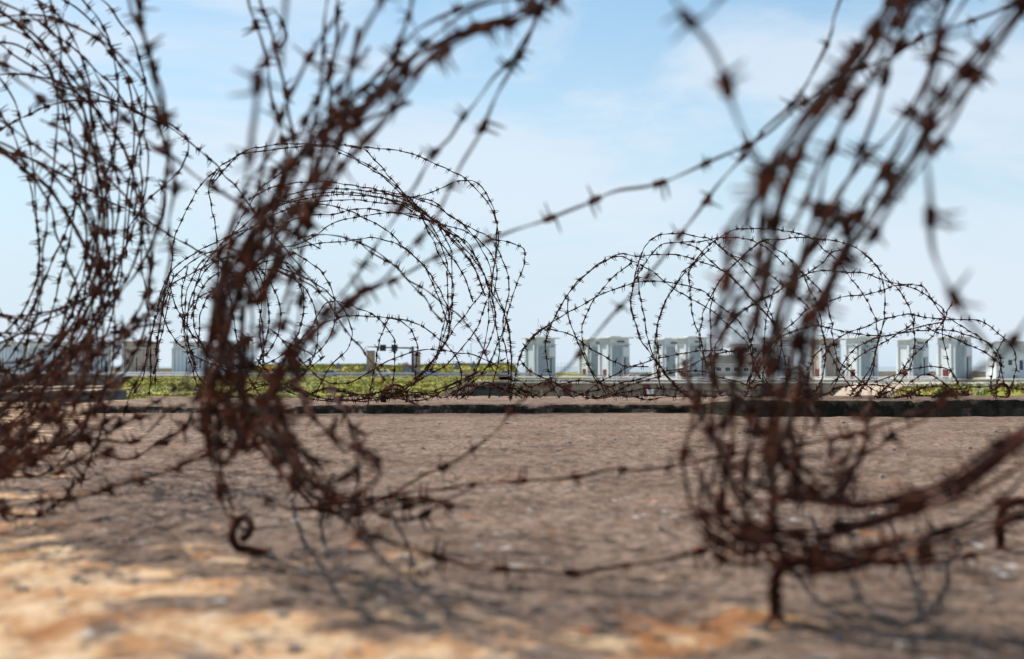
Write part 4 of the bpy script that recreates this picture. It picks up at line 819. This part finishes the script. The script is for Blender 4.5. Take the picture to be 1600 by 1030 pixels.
# ---- coil D: near, left of centre
D = Coil(tuple(P(400, 860, 1.9)), 'blurred near barbed wire coil fanning up from the rusty hook left of centre', r=.0012, step=.009, barb=.076, sp=.0195)
SD = [
 ([(380,-120),(385,-60),(390,0),(400,30),(412,80),(420,125),(428,170),(437,210),(445,250),(430,320),(400,400),(370,480),(350,560)],2.3,2.0),
 ([(395,-110),(400,-50),(407,0),(418,30),(425,65),(440,110),(448,150),(455,190),(460,220),(440,290),(410,370),(380,440),(352,520),(345,600)],2.2,2.0),
 ([(425,12),(433,25),(441,45),(440,62),(428,78),(424,66)],2.2,2.2),
 ([(460,-160),(452,-60),(450,0),(446,60),(444,110)],1.15,1.15),
 ([(440,70),(415,100),(407,150),(396,200),(388,255),(380,300),(360,400),(352,500)],1.1,1.3),
 ([(520,-120),(515,0),(508,50),(502,90),(495,130),(490,160),(483,210),(470,280),(440,360),(410,430)],1.9,1.9),
 ([(532,-120),(528,0),(525,40),(522,100),(520,130),(515,180),(510,220),(498,300),(480,380),(465,440),(440,520)],2.0,1.9),
 ([(650,-90),(600,0),(580,40),(560,75),(540,120),(525,160),(508,215),(480,270)],1.3,1.4),
 ([(670,-90),(645,0),(635,30),(625,60),(617,85),(600,140),(570,180)],1.4,1.7),
 ([(870,-50),(845,0),(832,30),(808,65),(795,90),(770,120),(745,160),(725,185),(700,220),(680,240),(655,290),(640,305),(620,340),(595,380),(560,430),(520,475),(480,520)],1.75,1.8),
 ([(875,-40),(852,0),(838,40),(820,75),(803,105),(790,130),(773,160),(755,195),(745,215),(715,270),(700,300),(680,340),(655,370),(625,410),(600,440),(560,460),(530,480),(500,510),(470,540),(450,570),(425,610),(405,640),(370,700)],1.75,1.7),
 ([(188,-80),(200,0),(212,30),(228,65),(240,105),(246,130),(250,180),(255,250),(248,320),(235,400),(225,470)],1.7,1.9),
 ([(205,-80),(215,0),(224,40),(236,80),(244,120),(258,160),(266,200),(272,260),(270,330),(262,420),(250,520)],1.6,1.9),
 ([(196,-80),(206,0),(220,45),(234,82),(243,128),(247,170),(250,215)],1.9,1.9),
 ([(-30,75),(0,99),(44,134),(73,160),(140,131),(175,175),(210,210),(248,239),(268,250),(293,267),(337,290),(380,317),(400,334)],2.0,1.9),
 ([(480,690),(520,760),(540,795),(560,830),(600,880)],1.7,1.5),
 ([(360,560),(420,600),(450,680),(480,720),(520,780),(545,797)],2.0,1.9),
 ([(450,800),(500,795),(600,780),(690,766),(800,757),(920,745),(1000,735),(1080,725),(1160,705),(1230,700),(1300,682),(1400,652),(1470,625)],2.2,1.9),
 ([(1300,750),(1340,715),(1371,700),(1400,675),(1435,655),(1475,625)],1.9,1.8),
 ([(400,770),(460,790),(520,800),(580,828),(660,860),(720,875),(780,887),(880,890),(1000,880),(1090,865),(1170,850),(1260,870),(1350,880),(1450,885),(1600,850)],1.75,1.6),
 ([(250,690),(290,668),(330,640),(360,610)],2.2,2.0),
 ([(150,770),(240,740),(310,705),(345,680)],2.0,1.9),
 ([(345,690),(350,740),(365,790),(372,815)],1.85,1.85), ([(335,690),(340,740),(355,785),(368,800)],1.9,1.85),
 ([(355,700),(352,760),(366,800),(390,830)],1.8,1.8),
]
for p, a, b_ in SD: D.px(p, a, b_, 0.0)
D.bundle([(880,-60),(830,0),(760,20),(700,45),(650,75),(600,125),(560,165),(520,195),(490,225),(460,250),(430,300),(400,350),(375,400),(350,450),(340,520),(335,600),(340,680)], 4, 34, 1.75, 1.75)
D.bundle([(900,-60),(850,0),(790,35),(740,60),(680,110),(640,145),(600,185),(560,220),(510,260),(460,330),(420,400),(390,470)], 3, 34, 1.3, 1.6)
D.bundle([(470,330),(400,400),(360,440),(345,480),(340,540),(335,600),(340,650),(345,700)], 5, 34, 1.65, 1.7, 0, .2)
D.bundle([(600,90),(540,160),(480,240),(420,320),(370,400),(350,460),(345,520),(338,600),(340,660),(350,700)], 3, 40, 1.65, 1.7, 0, .2)
D.bundle([(560,40),(530,120),(480,240),(450,300),(430,350),(400,400),(395,460),(400,530),(380,600),(360,670)], 3, 44, 1.55, 1.85, 0, .2)
D.bundle([(560,460),(530,482),(500,512),(470,542),(450,572),(425,612),(400,650),(365,690),(350,720)], 4, 12, 1.65, 1.75)
D.bundle([(620,130),(550,210),(500,300),(470,380),(470,450),(450,520),(420,570),(400,610)], 2, 40, 1.8)
for k in range(9):
    x, y = rnd.uniform(310, 380), rnd.uniform(600, 700); D.px([(x, y-60), (x+rnd.uniform(-35, 35), y), (x+rnd.uniform(-10, 60), y+30), (x+rnd.uniform(20, 90), y+rnd.uniform(-10, 60))], rnd.uniform(1.7, 2.1))
for k in range(4):       # low sweep of loops lying on the roof between hook and centre
    x0 = rnd.uniform(340, 420); D.px([(x0, rnd.uniform(640, 720)), (x0+60, rnd.uniform(700, 770)), (x0+130, rnd.uniform(750, 810)), (x0+230, rnd.uniform(770, 830)), (x0+330, rnd.uniform(740, 800))], rnd.uniform(1.8, 2.2))
D.low([(470,700,.34),(462,780,.27),(468,830,.20),(490,870,.16),(525,925,.13),(575,965,.12),(640,985,.12),(700,968,.14),(665,925,.15),(605,880,.17),(575,840,.20),(556,780,.26),(560,730,.32)], 2)
D.low([(520,740,.26),(508,800,.19),(510,850,.14),(535,890,.12),(585,910,.11),(640,895,.13),(640,850,.17),(610,800,.22)], 2)
for k in range(10):       # small knot of wire ends
    x, y = 435+rnd.uniform(-18, 18), 662+rnd.uniform(-28, 28); D.px([(x-rnd.uniform(20, 50), y-rnd.uniform(10, 40)), (x-5, y-8), (x+12, y+10), (x-4, y+20), (x+rnd.uniform(5, 40), y+rnd.uniform(10, 40))], rnd.uniform(1.42, 1.6))
D.finish()
# ---- loose strand F
Fc = Coil(tuple(P(1190, 205, 1.9)), 'single loose barbed wire crossing bare sky between the two nearest coils', r=.0012, step=.009, barb=.076, sp=.0195)
Fc.px([(500,512),(560,462),(620,435),(680,405),(745,385),(790,370),(850,347),(910,327),(970,300),(1045,275),(1105,245),(1150,225),(1190,205),(1230,170),(1265,145),(1310,110),(1350,95),(1400,80),(1450,55),(1510,40),(1560,22),(1600,5),(1680,-40)], 1.95, 1.85)
Fc.px([(1191,205),(1177,219),(1154,251),(1109,312),(1074,359),(1056,382),(1019,424),(970,483),(928,529),(879,579),(850,605),(822,625),(770,675),(720,710),(680,728),(640,750),(590,780),(540,800)], 1.85, 2.2)
Fc.px([(1335,-80),(1312,0),(1303,23),(1298,47),(1275,100),(1256,135),(1233,163),(1191,205)], 1.95, 1.9)
Fc.finish()
# ---- coil E: nearest, right
E = Coil(tuple(P(1260, 900, 1.4)), 'nearest, most blurred barbed wire coil leaning from the top right corner to the stake', r=.0012, step=.009, barb=.076, sp=.0195)
SE = [
 ([(1040,-60),(1080,0),(1100,25),(1120,50),(1140,85),(1155,125),(1168,160),(1177,190),(1190,250),(1195,300),(1200,330),(1200,400),(1190,470),(1165,560)],.92,1.05),
 ([(1105,14),(1125,2),(1140,-20),(1160,-60)],.95,.95),
 ([(1490,-60),(1470,80),(1456,170),(1456,233),(1459,289),(1466,373),(1480,419),(1503,466),(1524,505),(1545,545),(1556,562)],.95,1.1),
 ([(1680,440),(1625,480),(1600,503),(1575,540),(1556,560),(1530,580),(1508,600),(1480,618),(1440,650)],1.15,1.3),
 ([(1556,562),(1535,578),(1515,588)],1.1,1.1),
 ([(1640,-40),(1600,15),(1585,32),(1562,58),(1548,73),(1521,105),(1498,128),(1481,163),(1457,184),(1440,221),(1425,251),(1402,280),(1387,297),(1360,350),(1310,410),(1280,470),(1262,520),(1245,580),(1235,640),(1215,700)],1.35,1.4),
 ([(1500,-60),(1475,26),(1475,73),(1457,102),(1437,140),(1420,165),(1370,230),(1320,300),(1270,380),(1250,420),(1230,470),(1215,540),(1205,600)],1.5,1.5),
]
for p, a, b_ in SE: E.px(p, a, b_, 0.0)
E.bundle([(1640,-40),(1600,15),(1562,58),(1521,105),(1490,140),(1470,175),(1440,221),(1402,280),(1360,345),(1310,420),(1280,480),(1255,540),(1240,610),(1222,690),(1215,750)], 4, 20, 1.35, 1.4)
E.bundle([(1560,-70),(1520,0),(1475,60),(1440,120),(1390,200),(1340,280),(1290,350),(1250,420),(1225,480),(1210,560),(1200,640),(1190,720)], 3, 54, 1.3, 1.45, 0, .25)
E.bundle([(1440,-70),(1385,0),(1340,80),(1290,170),(1250,250),(1225,320),(1200,380),(1180,450),(1160,520),(1140,600)], 4, 66, 1.15, 1.3, 0, .2)
E.bundle([(1460,-80),(1370,40),(1290,150),(1230,250),(1205,320),(1195,400),(1180,450),(1160,490),(1148,540),(1135,590),(1120,650),(1108,710),(1098,780),(1105,830),(1150,855)], 4, 28, 1.3, 1.45, 0, .1)
E.bundle([(1330,330),(1270,430),(1235,520),(1215,600),(1208,660),(1200,720),(1195,780),(1190,830),(1195,870)], 3, 40, 1.4, 1.4, 0, .12)
E.bundle([(1215,640),(1215,700),(1240,740),(1290,775),(1340,785),(1420,775),(1500,740),(1560,705),(1600,680),(1680,620)], 3, 14, 1.45, 1.3, 0, .05)
E.bundle([(1130,780),(1170,820),(1230,815),(1290,810),(1350,808),(1430,795),(1500,770),(1560,735),(1600,705),(1680,650)], 4, 36, 1.4, 1.3, 0, .08)
E.bundle([(1100,830),(1150,855),(1210,850),(1280,850),(1350,850),(1430,835),(1500,810),(1560,780),(1600,750),(1680,700)], 3, 32, 1.4, 1.3, 0, .06)
E.bundle([(1110,700),(1130,760),(1160,800),(1200,850),(1240,880),(1290,890),(1350,870),(1420,845)], 3, 34, 1.38, 1.3, 0, .06)
E.bundle([(1190,840),(1260,870),(1330,868),(1400,850),(1470,830),(1600,810),(1680,800)], 2, 8, 1.35, 1.3, 0, .04)
for k in range(4):
    x, y = rnd.uniform(1100, 1190), rnd.uniform(700, 840); E.px([(x, y), (x+rnd.uniform(20, 60), y+rnd.uniform(-40, 30)), (x+rnd.uniform(70, 120), y+rnd.uniform(-20, 50)), (x+rnd.uniform(130, 190), y+rnd.uniform(-20, 50))], rnd.uniform(1.3, 1.5))
E.low([(1205,800,.26),(1215,850,.20),(1238,890,.16),(1268,935,.13),(1310,972,.12),(1370,990,.12),(1430,980,.12),(1440,940,.13),(1415,890,.16),(1395,850,.19),(1385,790,.25)], 2)
E.low([(1270,810,.22),(1290,860,.16),(1325,905,.13),(1350,945,.12),(1400,975,.12),(1455,965,.13),(1480,900,.16),(1500,850,.2)], 2)
E.finish()

# ------------------------------------------------------------------ stakes and anchor hooks
def hook(px, py, Y, R, r, label, kind='ring', name='anchor_hook'):
    g = P(px, py, Y); z = float(floor_z(g[0], g[1])[0]); e = empty(name, (g[0], g[1], z)); b = MB()
    if kind == 'ring':
        b.tube([(R*math.cos(a), .01*math.sin(a*2), R*.95+R*math.sin(a)) for a in np.linspace(-1.9, 1.9+1.0, 22)][::1]+[], r, 8); b.build('ring', M_rust2, e, True)
        MB().tube([(0, 0, -.02), (0, 0, R*.25)], r*1.3, 8).build('stem', M_rust2, e, True)
    elif kind == 'coil':
        for k in range(4): MB().tube([(R*(1-.06*k)*math.cos(a)+.004*k, -.012*k, R*.35+R*math.sin(a)) for a in np.linspace(-.35, math.pi+.35, 18)], r, 7).build('wire_turn', M_rust2, e, True)
    elif kind == 'pigtail':
        pts = [(R*1.9, 0, .004), (R*1.0, 0, .004), (R*.2, 0, .008), (-R*.45, 0, R*.5), (-R*.9, 0, R*1.3), (-R*.75, .01, R*2.2), (-R*.1, .01, R*2.6), (R*.45, 0, R*2.1), (R*.3, -.01, R*1.4), (-R*.1, -.015, R*1.2)]
        MB().tube(np_smooth(pts), r, 8).build('bar', M_rust, e, True); MB().tube([(R*1.5, 0, -.03), (R*1.5, 0, .008)], r*.9, 8).build('stem', M_rust2, e, True)
    else:
        pts = [(0, 0, -.02), (0, 0, R), (0, .002, R*2), (.004, 0, R*3), (.02, 0, R*3.5), (.045, 0, R*3.4), (.05, 0, R*2.9)]
        MB().tube(np_smooth(pts), r, 8).build('bar', M_rust2, e, True); MB().tube([(0, 0, -.006), (.001, 0, .002), (0, 0, .006)], [r*2.2, r*1.9, r*1.1], 10).build('base_plug', M_rust, e, True)
        MB().tube([(r*1.25*math.cos(a), r*1.25*math.sin(a), R*.9+a*.0016) for a in np.linspace(0, 19, 60)], .0016, 5).build('binding_wire', M_rust, e, True)
    return tag(e, label, 'hook', 'rusty anchors set in the bunker roof')
def np_smooth(pts): return [tuple(p) for p in catmull(pts, .006)[0]]
hook(382, 862, 1.88, .019, .0058, 'dark rusty pigtail hook standing on the roof left of centre', 'pigtail')
hook(1211, 966, 1.37, .016, .0055, 'upright rusty stake under the nearest coil at lower right', 'stake', 'anchor_stake')
hook(1562, 745, 1.9, .019, .006, 'short upright rusty bar near the right edge', 'stake', 'anchor_stake')
hook(616, 627, 8.1, .075, .006, 'bundle of thick rusty wire turns lying on the ledge left of centre', 'coil', 'wire_bundle')
hook(1187, 622, 7.9, .034, .007, 'small rusty ring standing on the ledge behind the nearest coil', 'ring')
hook(1566, 622, 7.6, .038, .008, 'rusty open hook on the ledge at the right end', 'ring')
